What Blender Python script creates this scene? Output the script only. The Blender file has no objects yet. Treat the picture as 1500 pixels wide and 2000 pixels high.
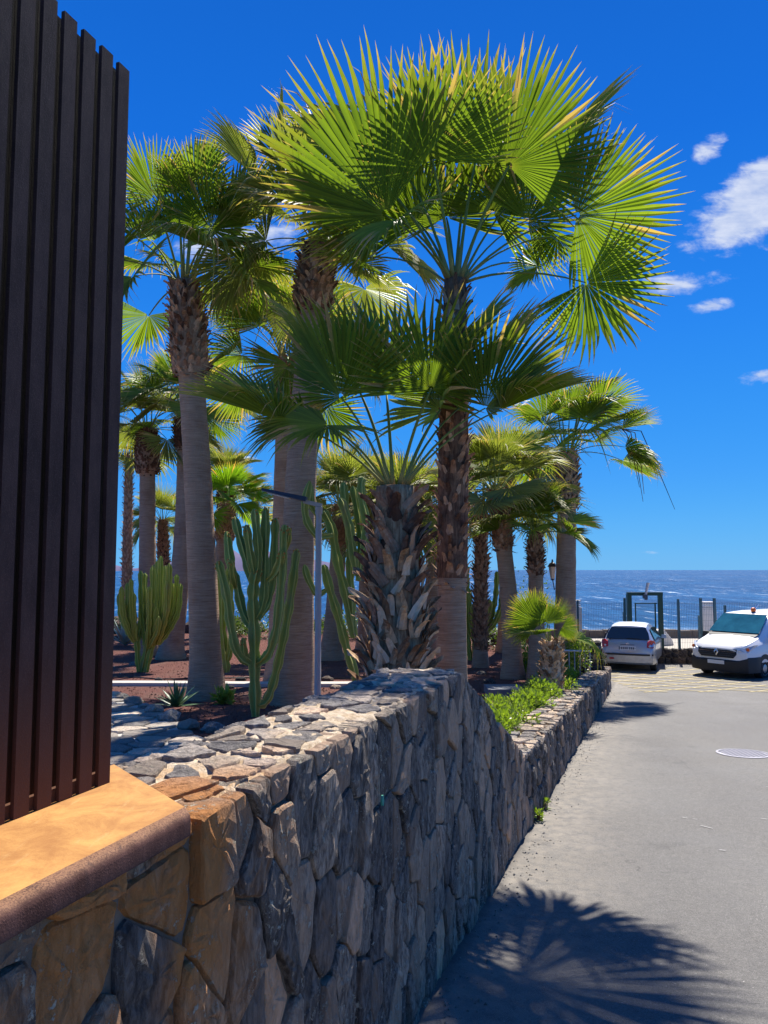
import bpy, bmesh, math, random
from mathutils import Vector, Matrix, noise as mnoise
R = math.radians
random.seed(7)
scene = bpy.context.scene
COL = scene.collection

# ------------------------------------------------------------------ camera, sky, sun, exposure
CZ = 3.3                      # camera height above the car park
FPX = 1455.0                  # focal length in pixels of the 1500 px wide photograph
PITCH = math.atan(113 / FPX)
cam_d = bpy.data.cameras.new('camera'); cam = bpy.data.objects.new('camera', cam_d); COL.objects.link(cam)
cam.location = (0, 0, CZ); cam.rotation_euler = (R(90) + PITCH, 0, 0)
cam_d.sensor_fit = 'HORIZONTAL'; cam_d.sensor_width = 36; cam_d.lens = 36 * FPX / 1500
cam_d.clip_start = 0.05; cam_d.clip_end = 60000
scene.camera = cam

SUN_EL, SUN_AZ = 53.5, 19.7    # azimuth in degrees from +Y towards +X
scene.view_settings.view_transform = 'Standard'; scene.view_settings.look = 'None'
scene.view_settings.gamma = 1.0; scene.view_settings.use_curve_mapping = False
scene.view_settings.exposure = 1.12
sun_d = bpy.data.lights.new('sun', 'SUN'); sun = bpy.data.objects.new('sun', sun_d); COL.objects.link(sun)
sun_d.energy = 4.3; sun_d.angle = R(0.53); sun_d.color = (1.0, 0.94, 0.84)
S = Vector((math.sin(R(SUN_AZ)) * math.cos(R(SUN_EL)), math.cos(R(SUN_AZ)) * math.cos(R(SUN_EL)), math.sin(R(SUN_EL))))
sun.rotation_euler = (-S).to_track_quat('-Z', 'Y').to_euler(); sun.location = (0, 20, 40)

world = bpy.data.worlds.new('World'); scene.world = world; world.use_nodes = True

class NT:
    """short hand for node trees"""
    def __init__(s, tree):
        s.t = tree; s.t.nodes.clear()
    def n(s, typ, props=None, **ins):
        nd = s.t.nodes.new(typ)
        for k, v in (props or {}).items(): setattr(nd, k, v)
        for k, v in ins.items():
            s.set(nd, k, v)
        return nd
    def set(s, nd, k, v):
        key = int(k[1:]) if k[0] == 'i' and k[1:].isdigit() else k.replace('_', ' ')
        sock = nd.inputs[key]
        if hasattr(v, 'bl_idname') and isinstance(v, bpy.types.NodeSocket): s.t.links.new(v, sock)
        elif isinstance(v, bpy.types.Node): s.t.links.new(v.outputs[0], sock)
        else:
            if isinstance(v, tuple) and len(v) == 3 and sock.type == 'RGBA': v = v + (1,)
            sock.default_value = v
    def math(s, op, a, b=0.0, c=0.0, clamp=False):
        return s.n('ShaderNodeMath', {'operation': op, 'use_clamp': clamp}, i0=a, i1=b, i2=c).outputs[0]
    def mix(s, f, a, b, mode='MIX'):
        nd = s.n('ShaderNodeMix', {'data_type': 'RGBA', 'blend_type': mode, 'clamp_factor': True})
        s.set(nd, 'i0', f); s.set(nd, 'i6', a); s.set(nd, 'i7', b)
        return nd.outputs[2]
    def ramp(s, f, stops, interp='LINEAR'):
        nd = s.n('ShaderNodeValToRGB'); cr = nd.color_ramp; cr.interpolation = interp
        while len(cr.elements) > 1: cr.elements.remove(cr.elements[-1])
        for i, (p, c) in enumerate(stops):
            e = cr.elements[0] if i == 0 else cr.elements.new(p)
            e.position = p; e.color = (c + (1,)) if len(c) == 3 else c
        s.set(nd, 'i0', f)
        return nd.outputs[0]
    def noise(s, vec, scale, detail=4, rough=0.55, dist=0.0):
        nd = s.n('ShaderNodeTexNoise', Scale=scale, Detail=detail, Roughness=rough, Distortion=dist)
        if vec is not None: s.set(nd, 'Vector', vec)
        return nd.outputs[0]
    def map(s, vec, scale=(1, 1, 1), loc=(0, 0, 0), rot=(0, 0, 0)):
        nd = s.n('ShaderNodeMapping'); s.set(nd, 'Vector', vec)
        nd.inputs['Scale'].default_value = scale; nd.inputs['Location'].default_value = loc; nd.inputs['Rotation'].default_value = rot
        return nd.outputs[0]
    def mr(s, v, a, b, c=0.0, d=1.0, smooth=True):
        nd = s.n('ShaderNodeMapRange', {'interpolation_type': 'SMOOTHSTEP' if smooth else 'LINEAR'})
        for i, x in enumerate((v, a, b, c, d)): s.set(nd, 'i%d' % i, x)
        return nd.outputs[0]

def build_sky():
    t = NT(world.node_tree)
    sky = t.n('ShaderNodeTexSky', {'sky_type': 'NISHITA', 'sun_disc': False, 'sun_elevation': R(SUN_EL), 'sun_rotation': R(SUN_AZ),
                                   'altitude': 0.0, 'air_density': 1.0, 'dust_density': 0.0, 'ozone_density': 3.0})
    hs = t.n('ShaderNodeHueSaturation', Saturation=1.3, Value=0.85, Hue=0.5, Color=sky.outputs[0])
    co = t.n('ShaderNodeTexCoord').outputs['Generated']
    sp = t.n('ShaderNodeSeparateXYZ', Vector=co)
    grad = t.ramp(t.math('MAXIMUM', sp.outputs[2], 0.0), [(0.0, (0.02, 0.38, 0.85)), (0.12, (0.016, 0.29, 0.87)), (0.3, (0.008, 0.21, 0.82)), (0.5, (0.002, 0.138, 0.69)), (0.7, (0.003, 0.105, 0.55)), (1.0, (0.04, 0.13, 0.48))])
    grad = t.n('ShaderNodeVectorMath', {'operation': 'SCALE'}, i0=grad, Scale=4.75).outputs[0]
    blue = t.mix(0.92, hs.outputs[0], grad)            # the polarised, very clean blue of a sea sky
    ay = t.math('MAXIMUM', t.math('ABSOLUTE', sp.outputs[1]), 0.15)
    U = t.math('DIVIDE', sp.outputs[0], ay); V = t.math('DIVIDE', sp.outputs[2], ay)
    uv = t.n('ShaderNodeCombineXYZ', X=U, Y=V, Z=sp.outputs[1]).outputs[0]
    big = t.noise(t.map(uv, (1, 1.35, 1)), 9.0, 9, 0.62, 0.25)
    fine = t.noise(t.map(uv, (1, 2.4, 1), (3, 1, 0)), 22.0, 7, 0.62, 0.3)
    total = None
    # u, v on the plane one unit ahead, half sizes, slant, strength
    clouds = [(0.535, 0.522, 0.14, 0.072, 0.5, 1.2), (0.455, 0.588, 0.036, 0.030, 0.5, 0.8), (0.44, 0.44, 0.05, 0.010, 0.15, 0.6), (0.50, 0.44, 0.03, 0.008, 0.2, 0.5), (0.42, 0.395, 0.11, 0.024, 0.1, 0.74),
              (0.45, 0.362, 0.055, 0.016, 0.15, 0.9), (0.52, 0.265, 0.07, 0.016, 0.15, 0.68), (0.48, 0.44, 0.13, 0.03, 0.2, 0.62),
              (-0.19, 0.455, 0.15, 0.04, 0.2, 0.85), (-0.3, 0.37, 0.05, 0.02, 0.2, 0.3), (-0.33, 0.30, 0.05, 0.02, 0.2, 0.3),
              (0.36, 0.023, 0.035, 0.005, 0.0, 0.5), (0.45, 0.023, 0.02, 0.004, 0.0, 0.5), (0.03, 0.46, 0.16, 0.03, 0.1, 0.45),
              (0.20, 0.88, 0.10, 0.02, -0.4, 0.25), (0.42, 0.85, 0.06, 0.05, 0.6, 0.25), (0.9, 0.5, 0.2, 0.07, 0.2, 0.9), (-0.9, 0.45, 0.2, 0.06, 0.2, 0.8)]
    for (u, v, a, b, sl, st) in clouds:
        du = t.math('SUBTRACT', U, u)
        dv = t.math('SUBTRACT', t.math('SUBTRACT', V, v), t.math('MULTIPLY', du, sl))
        e = t.math('SQRT', t.math('ADD', t.math('POWER', t.math('DIVIDE', du, a), 2.0), t.math('POWER', t.math('DIVIDE', dv, b), 2.0)))
        m = t.math('MULTIPLY', t.mr(e, 1.7, 0.0), st)
        total = m if total is None else t.math('MAXIMUM', total, m)
    nz = t.math('ADD', t.math('MULTIPLY', big, 0.65), t.math('MULTIPLY', fine, 0.35))
    dens = t.mr(t.math('ADD', total, t.math('MULTIPLY', t.math('SUBTRACT', nz, 0.5), 1.9)), 0.50, 0.90)
    dens = t.math('MULTIPLY', dens, t.mr(total, 0.02, 0.3))
    cw = t.n('ShaderNodeVectorMath', {'operation': 'SCALE'}, i0=t.ramp(fine, [(0.3, (0.5, 0.6, 0.84)), (0.7, (0.86, 0.9, 0.98))]), Scale=4.6).outputs[0]
    cl = t.mix(t.math('MULTIPLY', dens, 0.82), blue, cw)
    bg = t.n('ShaderNodeBackground', Color=cl, Strength=0.1)
    o = t.n('ShaderNodeOutputWorld', Surface=bg.outputs[0])
build_sky()
scene.cycles.max_bounces = 7; scene.cycles.transparent_max_bounces = 8; scene.cycles.use_denoising = True
scene.cycles.diffuse_bounces = 3; scene.cycles.glossy_bounces = 3; scene.cycles.transmission_bounces = 6

# ------------------------------------------------------------------ helpers
def ray(u, v):
    x = (u - 750) / FPX; y = (1000 - v) / FPX; c, s = math.cos(PITCH), math.sin(PITCH)
    return Vector((x, c - y * s, s + y * c))
def at(u, v, Y):
    d = ray(u, v); t = Y / d.y
    return Vector((d.x * t, Y, CZ + d.z * t))
WK, WX = 0.3606, -1.212                         # outer face of the roadside wall: X = WK*Y + WX
WT = Vector((WK, 1, 0)).normalized(); WN = Vector((WT.y, -WT.x, 0))
def wall_pt(s, o, z):
    p = Vector((WX, 0, 0)) + WT * s + WN * o; p.z = z
    return p
def s_of_y(Y): return Y / WT.y
def smin(a, b, k):
    h = max(k - abs(a - b), 0) / k
    return max(a, b) + h * h * k * 0.25
def z_road(Y): return smin(CZ - 1.95 - 0.06 * Y, 0.0, 0.25)
def z_gard(Y): return smin(CZ - 1.35 - 0.065 * Y, 0.48, 0.2)
def on_garden(u, v):
    d = ray(u, v)
    t = 1.0
    for Y in [x * 0.05 for x in range(40, 900)]:
        if CZ + d.z * Y / d.y <= z_gard(Y): return Vector((d.x * Y / d.y, Y, z_gard(Y)))
    return None

class MB:
    def __init__(s): s.v = []; s.f = []; s.m = []; s.a = []
    def add(s, vs, fs, mi=0, at_=None):
        o = len(s.v); s.v += [tuple(p) for p in vs]; s.f += [tuple(i + o for i in f) for f in fs]; s.m += [mi] * len(fs)
        s.a += (at_ if at_ is not None else [0.0] * len(vs))
        return s
    def box(s, c, size, rz=0.0, mi=0, taper=1.0, M=None):
        hx, hy, hz = size[0] / 2, size[1] / 2, size[2] / 2
        vs = []
        for z, k in ((-hz, 1.0), (hz, taper)):
            for x, y in ((-hx, -hy), (hx, -hy), (hx, hy), (-hx, hy)):
                p = Vector((x * k, y * k, z))
                if M is not None: p = M @ p
                else: p.rotate(Matrix.Rotation(rz, 3, 'Z'))
                vs.append(p + Vector(c))
        return s.add(vs, [(3, 2, 1, 0), (4, 5, 6, 7), (0, 1, 5, 4), (1, 2, 6, 5), (2, 3, 7, 6), (3, 0, 4, 7)], mi)
    def tube(s, pts, rads, n=8, mi=0, cap=True, flat=1.0, prof=None, ats=None):
        pts = [Vector(p) for p in pts]; rings = []
        if not isinstance(rads, (list, tuple)): rads = [rads] * len(pts)
        up = None; vs = []; aa = []
        for i, p in enumerate(pts):
            t = (pts[min(i + 1, len(pts) - 1)] - pts[max(i - 1, 0)]).normalized()
            if up is None:
                up = Vector((0, 0, 1)) if abs(t.z) < 0.9 else Vector((0, -1, 0))
            x = t.cross(up); x.normalize(); y = x.cross(t); up = y.copy()
            for k in range(n):
                a = 2 * math.pi * k / n; q = prof[k] if prof else 1.0
                vs.append(p + (x * math.cos(a) + y * math.sin(a) * flat) * rads[i] * q)
                aa.append(ats[k] if ats else i / max(1, len(pts) - 1))
        fs = []
        for i in range(len(pts) - 1):
            for k in range(n):
                a = i * n + k; b = i * n + (k + 1) % n
                fs.append((a, b, b + n, a + n))
        if cap:
            fs.append(tuple(range(n - 1, -1, -1))); L = (len(pts) - 1) * n; fs.append(tuple(range(L, L + n)))
        return s.add(vs, fs, mi, aa)
    def lathe(s, prof, c=(0, 0, 0), n=16, mi=0, M=None):
        vs = []
        for r, z in prof:
            for k in range(n):
                p = Vector((r * math.cos(2 * math.pi * k / n), r * math.sin(2 * math.pi * k / n), z))
                if M is not None: p = M @ p
                vs.append(p + Vector(c))
        fs = [(i * n + k, i * n + (k + 1) % n, (i + 1) * n + (k + 1) % n, (i + 1) * n + k) for i in range(len(prof) - 1) for k in range(n)]
        fs.append(tuple(range(n - 1, -1, -1))); L = (len(prof) - 1) * n; fs.append(tuple(range(L, L + n)))
        return s.add(vs, fs, mi)
    def mesh(s, name, mats, smooth=False, sharp=None):
        me = bpy.data.meshes.new(name); me.from_pydata(s.v, [], s.f)
        for m in (mats if isinstance(mats, (list, tuple)) else [mats]): me.materials.append(m)
        if any(s.m): me.polygons.foreach_set('material_index', s.m)
        if any(s.a):
            at_ = me.attributes.new('t', 'FLOAT', 'POINT'); at_.data.foreach_set('value', s.a)
        if getattr(s, 'seg', None):
            at_ = me.attributes.new('seg', 'FLOAT', 'POINT'); at_.data.foreach_set('value', s.seg)
        if smooth: me.polygons.foreach_set('use_smooth', [True] * len(me.polygons))
        if sharp: me.set_sharp_from_angle(angle=R(sharp))
        me.update()
        return me
    def build(s, name, mats, parent=None, smooth=False, sharp=None):
        return link(name, s.mesh(name, mats, smooth, sharp), parent)
def link(name, me, parent=None, M=None):
    o = bpy.data.objects.new(name, me); COL.objects.link(o)
    if parent is not None: o.parent = parent
    if M is not None: o.matrix_local = M
    return o
def thing(name, label, cat, group=None, loc=(0, 0, 0), rz=0.0):
    o = bpy.data.objects.new(name, None); COL.objects.link(o); o.location = loc; o.rotation_euler = (0, 0, rz); o.empty_display_size = 0.2
    return tag(o, label, cat, group)
def tag(o, label=None, cat=None, group=None, kind=None):
    for k, v in (('label', label), ('category', cat), ('group', group), ('kind', kind)):
        if v: o[k] = v
    return o

# ------------------------------------------------------------------ materials
MATS = {}
def mat(name):
    m = bpy.data.materials.new(name); m.use_nodes = True; MATS[name] = m
    return m, NT(m.node_tree)
def finish(t, color, rough=0.8, bump=None, bstr=0.3, bdist=0.02, spec=0.3, metal=0.0, trans=None, tcol=None, coat=0.0):
    p = t.n('ShaderNodeBsdfPrincipled', Base_Color=color, Roughness=rough, Metallic=metal)
    p.inputs['Specular IOR Level'].default_value = spec
    p.inputs['Coat Weight'].default_value = coat; p.inputs['Coat Roughness'].default_value = 0.05
    if bump is not None:
        b = t.n('ShaderNodeBump', Strength=bstr, Distance=bdist, Height=bump); t.set(p, 'Normal', b.outputs[0])
    out = p.outputs[0]
    if trans:
        tr = t.n('ShaderNodeBsdfTranslucent', Color=tcol if tcol is not None else color)
        mx = t.n('ShaderNodeMixShader'); t.set(mx, 'i0', trans); t.set(mx, 'i1', out); t.set(mx, 'i2', tr.outputs[0]); out = mx.outputs[0]
    t.n('ShaderNodeOutputMaterial', Surface=out)
def plain(name, col, rough=0.6, metal=0.0, spec=0.4, var=0.12, scale=6.0, bstr=0.0, coat=0.0, bscale=60):
    m, t = mat(name)
    co = t.n('ShaderNodeTexCoord').outputs['Object']
    nz = t.noise(co, scale, 5, 0.6)
    c = t.mix(nz, tuple(x * (1 - var) for x in col), tuple(min(1, x * (1 + var)) for x in col))
    finish(t, c, rough, t.noise(co, bscale, 3) if bstr else None, bstr, 0.01, spec, metal, coat=coat)
    return m
def rnd(t): return t.n('ShaderNodeObjectInfo').outputs['Random']
def wpos(t): return t.n('ShaderNodeNewGeometry').outputs['Position']

def m_stone(name, lo, hi, warm, rust=False, lichen=0.5, streak=True):
    m, t = mat(name); P = wpos(t); r = rnd(t)
    off = t.n('ShaderNodeVectorMath', {'operation': 'ADD'}, i0=P, i1=t.n('ShaderNodeCombineXYZ', X=t.math('MULTIPLY', r, 37.0), Y=t.math('MULTIPLY', r, 11.0), Z=0.0)).outputs[0]
    big = t.noise(off, 3.2, 5, 0.6, 0.4)
    fine = t.noise(t.map(off, (1, 1, 0.35) if streak else (1, 1, 1), rot=(0.25, 0.1, 0.3)), 34.0, 8, 0.72, 0.5)
    tiny = t.noise(off, 160.0, 4, 0.7)
    c = t.mix(t.mr(fine, 0.36, 0.66), lo, hi)
    c = t.mix(t.math('MULTIPLY', t.mr(t.math('ADD', big, t.math('MULTIPLY', t.math('SUBTRACT', r, 0.5), 0.7)), 0.46, 0.72), 0.75), c, t.mix(fine, warm, tuple(x * 1.7 for x in warm)))
    r2 = t.n('ShaderNodeTexWhiteNoise', {'noise_dimensions': '1D'}, W=t.math('MULTIPLY', r, 91.7)).outputs[0]
    c = t.mix(1.0, c, t.ramp(r2, [(0, (0.5, 0.5, 0.52)), (0.45, (0.88, 0.87, 0.86)), (0.8, (1.2, 1.13, 1.05)), (1, (1.75, 1.5, 1.3))]), 'MULTIPLY')
    if rust:
        sy = t.n('ShaderNodeSeparateXYZ', Vector=P).outputs
        near = t.math('MULTIPLY', t.mr(sy[1], 2.15, 2.6, 1.0, 0.0), t.mr(sy[2], 1.9, 2.6, 0.45, 1.0))
        st = t.math('MULTIPLY', near, t.mr(t.math('ADD', big, t.math('MULTIPLY', t.math('SUBTRACT', r2, 0.5), 0.6)), 0.34, 0.56))
        band = t.math('MULTIPLY', t.mr(t.math('ABSOLUTE', t.math('SUBTRACT', sy[1], t.math('ADD', 1.99, t.math('MULTIPLY', t.math('SUBTRACT', big, 0.5), 0.25)))), 0.05, 0.17, 1, 0), t.mr(sy[2], 2.0, 2.3))
        st = t.math('MAXIMUM', st, band)
        c = t.mix(t.math('MULTIPLY', st, 0.92), c, t.mix(fine, (0.34, 0.115, 0.022), (0.80, 0.35, 0.10)))
    wl = t.math('MULTIPLY', t.mr(t.noise(off, 34.0, 7, 0.78), 0.545, 0.60), t.mr(t.noise(off, 6.5, 3, 0.5), 0.47, 0.58))
    c = t.mix(t.math('MULTIPLY', wl, lichen), c, (0.62, 0.57, 0.44))
    h = t.math('ADD', t.math('MULTIPLY', fine, 1.0), t.math('ADD', t.math('MULTIPLY', tiny, 0.25), t.math('MULTIPLY', wl, 0.25)))
    finish(t, c, 0.85, h, 1.0, 0.034, 0.3)
    return m
M_FACE = m_stone('basalt_stone', (0.105, 0.085, 0.070), (0.47, 0.395, 0.315), (0.42, 0.285, 0.19), True, 1.0)
M_LOWST = m_stone('low_wall_stone', (0.08, 0.068, 0.058), (0.36, 0.315, 0.265), (0.33, 0.23, 0.155), False, 0.5)
M_TOPST = m_stone('coping_stone', (0.2, 0.18, 0.165), (0.48, 0.43, 0.38), (0.46, 0.36, 0.26), True, 0.3, False)
M_LAVA = m_stone('lava_stone', (0.016, 0.015, 0.016), (0.085, 0.075, 0.075), (0.07, 0.05, 0.04), False, 0.2, False)
M_PALER = m_stone('pale_stone', (0.2, 0.19, 0.17), (0.48, 0.45, 0.4), (0.4, 0.33, 0.25), False, 0.5, False)
M_FLAG = m_stone('flagstone', (0.36, 0.32, 0.27), (0.60, 0.54, 0.46), (0.58, 0.49, 0.38), False, 0.1, False)

def m_mortar():
    m, t = mat('sandy_mortar'); P = wpos(t)
    a = t.noise(P, 26, 6, 0.7, 0.4); b = t.noise(P, 120, 4, 0.7)
    c = t.mix(t.mr(a, 0.3, 0.7), (0.44, 0.32, 0.20), (0.74, 0.62, 0.46))
    sy = t.n('ShaderNodeSeparateXYZ', Vector=P).outputs
    st = t.math('MULTIPLY', t.mr(sy[1], 2.1, 2.75, 1.0, 0.0), t.mr(t.noise(P, 6, 3), 0.42, 0.6))
    c = t.mix(t.math('MULTIPLY', st, 0.8), c, (0.5, 0.25, 0.08))
    finish(t, c, 0.95, t.math('ADD', a, t.math('MULTIPLY', b, 0.5)), 1.0, 0.02, 0.1)
    return m
M_MORTAR = m_mortar()
M_CORE = plain('dark_mortar', (0.17, 0.135, 0.10), 0.95, var=0.4, scale=20, bstr=0.6, spec=0.1)

def m_asphalt():
    m, t = mat('asphalt'); P = wpos(t)
    sp = t.n('ShaderNodeTexVoronoi', {'feature': 'F1'}, Scale=130.0, Vector=P)
    spec = t.noise(P, 210, 3, 0.8); mid = t.noise(P, 1.3, 5, 0.6); lrg = t.noise(t.map(P, (1, 0.35, 1), rot=(0, 0, -0.35)), 0.55, 4, 0.55)
    c = t.mix(t.mr(spec, 0.34, 0.7), (0.062, 0.060, 0.058), (0.19, 0.182, 0.174))
    c = t.mix(t.math('MULTIPLY', t.mr(sp.outputs['Distance'], 0.0, 0.35, 1, 0), 0.25), c, (0.32, 0.31, 0.3))
    g2 = t.noise(P, 55, 4, 0.75); g3 = t.noise(P, 14, 5, 0.7)
    c = t.mix(1.0, c, t.ramp(g2, [(0.32, (0.74, 0.74, 0.74)), (0.68, (1.28, 1.27, 1.25))]), 'MULTIPLY')
    c = t.mix(1.0, c, t.ramp(g3, [(0.3, (0.88, 0.88, 0.88)), (0.7, (1.10, 1.10, 1.09))]), 'MULTIPLY')
    c = t.mix(1.0, c, t.ramp(mid, [(0.25, (0.84, 0.84, 0.85)), (0.75, (1.12, 1.11, 1.08))]), 'MULTIPLY')
    c = t.mix(1.0, c, t.ramp(lrg, [(0.3, (0.86, 0.86, 0.88)), (0.7, (1.12, 1.12, 1.1))]), 'MULTIPLY')
    xyz = t.n('ShaderNodeSeparateXYZ', Vector=P).outputs
    d = t.math('SUBTRACT', t.math('SUBTRACT', xyz[0], t.math('MULTIPLY', xyz[1], WK)), WX)     # distance from the wall foot
    dust = t.math('MULTIPLY', t.mr(t.math('ADD', d, t.math('MULTIPLY', t.math('SUBTRACT', mid, 0.5), 0.9)), 0.05, 1.25, 1, 0), t.mr(t.noise(P, 9, 5, 0.7), 0.25, 0.7))
    c = t.mix(t.math('MULTIPLY', dust, 0.7), c, (0.27, 0.235, 0.19))
    vc = t.n('ShaderNodeTexVoronoi', {'feature': 'DISTANCE_TO_EDGE'}, Scale=0.42, Vector=t.n('ShaderNodeVectorMath', {'operation': 'ADD'}, i0=P, i1=t.n('ShaderNodeVectorMath', {'operation': 'SCALE'}, i0=t.n('ShaderNodeTexNoise', Scale=2.2, Detail=6.0, Vector=P).outputs[1], Scale=0.9).outputs[0]).outputs[0])
    crack = t.math('MULTIPLY', t.mr(vc.outputs[0], 0.0, 0.0035, 1, 0), t.mr(t.noise(P, 0.7, 3), 0.5, 0.62))
    c = t.mix(t.math('MULTIPLY', crack, 0.65), c, (0.03, 0.03, 0.03))
    oil = t.mr(t.noise(P, 1.9, 3, 0.4), 0.68, 0.76)
    c = t.mix(t.math('MULTIPLY', oil, 0.35), c, (0.05, 0.05, 0.052))
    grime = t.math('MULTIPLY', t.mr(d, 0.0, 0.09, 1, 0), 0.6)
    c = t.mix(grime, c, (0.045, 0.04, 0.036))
    # a broad slightly polished tyre lane, pale sandy film in the car park
    lot = t.math('MULTIPLY', t.mr(xyz[1], 19.0, 21.5), t.mr(t.noise(P, 2.0, 4), 0.3, 0.7))
    c = t.mix(t.math('MULTIPLY', lot, 0.45), c, (0.24, 0.205, 0.165))
    fl = t.math('MULTIPLY', t.mr(t.noise(P, 75, 2, 0.5), 0.735, 0.76), t.mr(t.noise(P, 0.9, 2), 0.4, 0.6))
    c = t.mix(t.math('MULTIPLY', fl, 0.8), c, (0.6, 0.58, 0.54))
    finish(t, c, t.ramp(mid, [(0.3, (0.7,) * 3), (0.7, (0.85,) * 3)]), t.math('ADD', spec, t.math('MULTIPLY', sp.outputs['Distance'], 0.7)), 0.55, 0.006, 0.4)
    return m
M_ASPH = m_asphalt()
def m_gravel():
    m, t = mat('red_lava_gravel'); P = wpos(t)
    v = t.n('ShaderNodeTexVoronoi', Scale=38.0, Vector=P); n1 = t.noise(P, 1.1, 5, 0.6); n2 = t.noise(P, 60, 4, 0.7)
    c = t.mix(t.mr(n2, 0.3, 0.7), (0.085, 0.035, 0.03), (0.30, 0.13, 0.105))
    c = t.mix(0.45, c, t.mix(v.outputs['Color'], (0.08, 0.035, 0.03), (0.30, 0.14, 0.11)))
    c = t.mix(t.math('MULTIPLY', t.mr(n1, 0.48, 0.7), 0.55), c, (0.2, 0.13, 0.1))
    finish(t, c, 0.95, t.math('ADD', v.outputs['Distance'], n2), 1.0, 0.04, 0.1)
    return m
M_GRAV = m_gravel()
def m_sea():
    m, t = mat('sea_water'); P = wpos(t)
    w1 = t.noise(t.map(P, (1, 0.16, 1), rot=(0, 0, 0.12)), 0.32, 6, 0.7, 0.4)
    w2 = t.noise(t.map(P, (1, 0.10, 1), rot=(0, 0, -0.1)), 0.75, 5, 0.72, 0.3)
    w3 = t.noise(t.map(P, (0.5, 0.3, 1), rot=(0, 0, 0.1)), 0.02, 4, 0.6, 0.3)
    w4 = t.noise(t.map(P, (1, 0.08, 1), rot=(0, 0, 0.05)), 0.10, 7, 0.75, 0.3)
    big = t.noise(t.map(P, (0.5, 1, 1)), 0.0045, 4, 0.6)
    deep = t.mix(t.mr(big, 0.35, 0.65), (0.006, 0.045, 0.135), (0.010, 0.075, 0.20))
    y = t.n('ShaderNodeSeparateXYZ', Vector=P).outputs[1]
    deep = t.mix(t.mr(y, 75.0, 160.0, 0.75, 0.0), deep, (0.012, 0.15, 0.25))
    c = t.mix(t.math('MULTIPLY', t.mr(w1, 0.36, 0.64), 0.75), deep, (0.02, 0.13, 0.30))  # light and dark sides of waves painted into the water, here and below
    c = t.mix(t.math('MULTIPLY', t.mr(w4, 0.6, 0.36), 0.6), c, (0.004, 0.035, 0.11))
    gust = t.mr(w3, 0.36, 0.62, 0.25, 1.0)
    caps_glints = t.math('MULTIPLY', t.mr(t.math('ADD', w2, t.math('MULTIPLY', t.math('SUBTRACT', w1, 0.5), 0.8)), 0.64, 0.72), gust)  # foam caps, with sun sparkle painted in as more white streaks
    caps_glints2 = t.math('MULTIPLY', t.mr(w4, 0.615, 0.68), gust)
    surf = t.math('MULTIPLY', t.mr(t.noise(t.map(P, (0.15, 1, 1)), 0.07, 6, 0.7, 0.5), 0.5, 0.6), t.mr(y, 70.0, 150.0, 0.8, 0.0))
    caps_glints = t.math('MAXIMUM', t.math('MAXIMUM', caps_glints, caps_glints2), surf)
    c = t.mix(caps_glints, c, (0.75, 0.82, 0.88))
    finish(t, c, t.mix(caps_glints, (0.4,) * 3, (0.9,) * 3), t.math('ADD', t.math('MULTIPLY', w1, 5.0), w2), 0.5, 1.0, 0.03)
    return m
M_SEA = m_sea()

def m_trunk():
    m, t = mat('palm_trunk_bark'); co = t.n('ShaderNodeTexCoord').outputs['Object']; P = wpos(t); r = rnd(t)
    ring = t.noise(t.map(P, (1.2, 1.2, 26.0)), 2.6, 5, 0.7, 0.6)
    fib = t.noise(t.map(P, (30, 30, 3.0)), 1.4, 4, 0.65)
    blot = t.noise(P, 1.6, 4, 0.6)
    c = t.mix(t.mr(ring, 0.32, 0.68), (0.28, 0.18, 0.115), (0.50, 0.355, 0.245))
    c = t.mix(t.math('MULTIPLY', t.mr(fib, 0.4, 0.7), 0.35), c, (0.36, 0.26, 0.18))
    c = t.mix(t.math('MULTIPLY', t.mr(blot, 0.45, 0.75), 0.5), c, (0.21, 0.11, 0.07))
    finish(t, c, 0.9, t.math('ADD', ring, t.math('MULTIPLY', fib, 0.4)), 0.8, 0.03, 0.2)
    return m
M_TRUNK = m_trunk()
def m_boot(name, a, b, cth):
    m, t = mat(name); co = t.n('ShaderNodeTexCoord').outputs['Object']; P = wpos(t); r = rnd(t)
    f = t.noise(t.map(co, (40, 40, 6)), 1.0, 5, 0.7); k = t.noise(P, 7, 4, 0.6)
    v = t.math('ADD', t.math('MULTIPLY', f, 0.6), t.math('MULTIPLY', t.math('ADD', t.math('SUBTRACT', r, 0.5), t.math('SUBTRACT', k, 0.5)), 0.5))
    c = t.ramp(v, [(0.1, a), (0.35, b), (0.62, cth)])
    finish(t, c, 0.9, f, 0.6, 0.01, 0.15)
    return m
M_BOOTG = m_boot('grey_leaf_base', (0.19, 0.105, 0.055), (0.56, 0.37, 0.21), (0.78, 0.59, 0.40))
M_BOOTR = m_boot('red_brown_leaf_base', (0.09, 0.045, 0.028), (0.31, 0.17, 0.10), (0.52, 0.36, 0.24))
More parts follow.
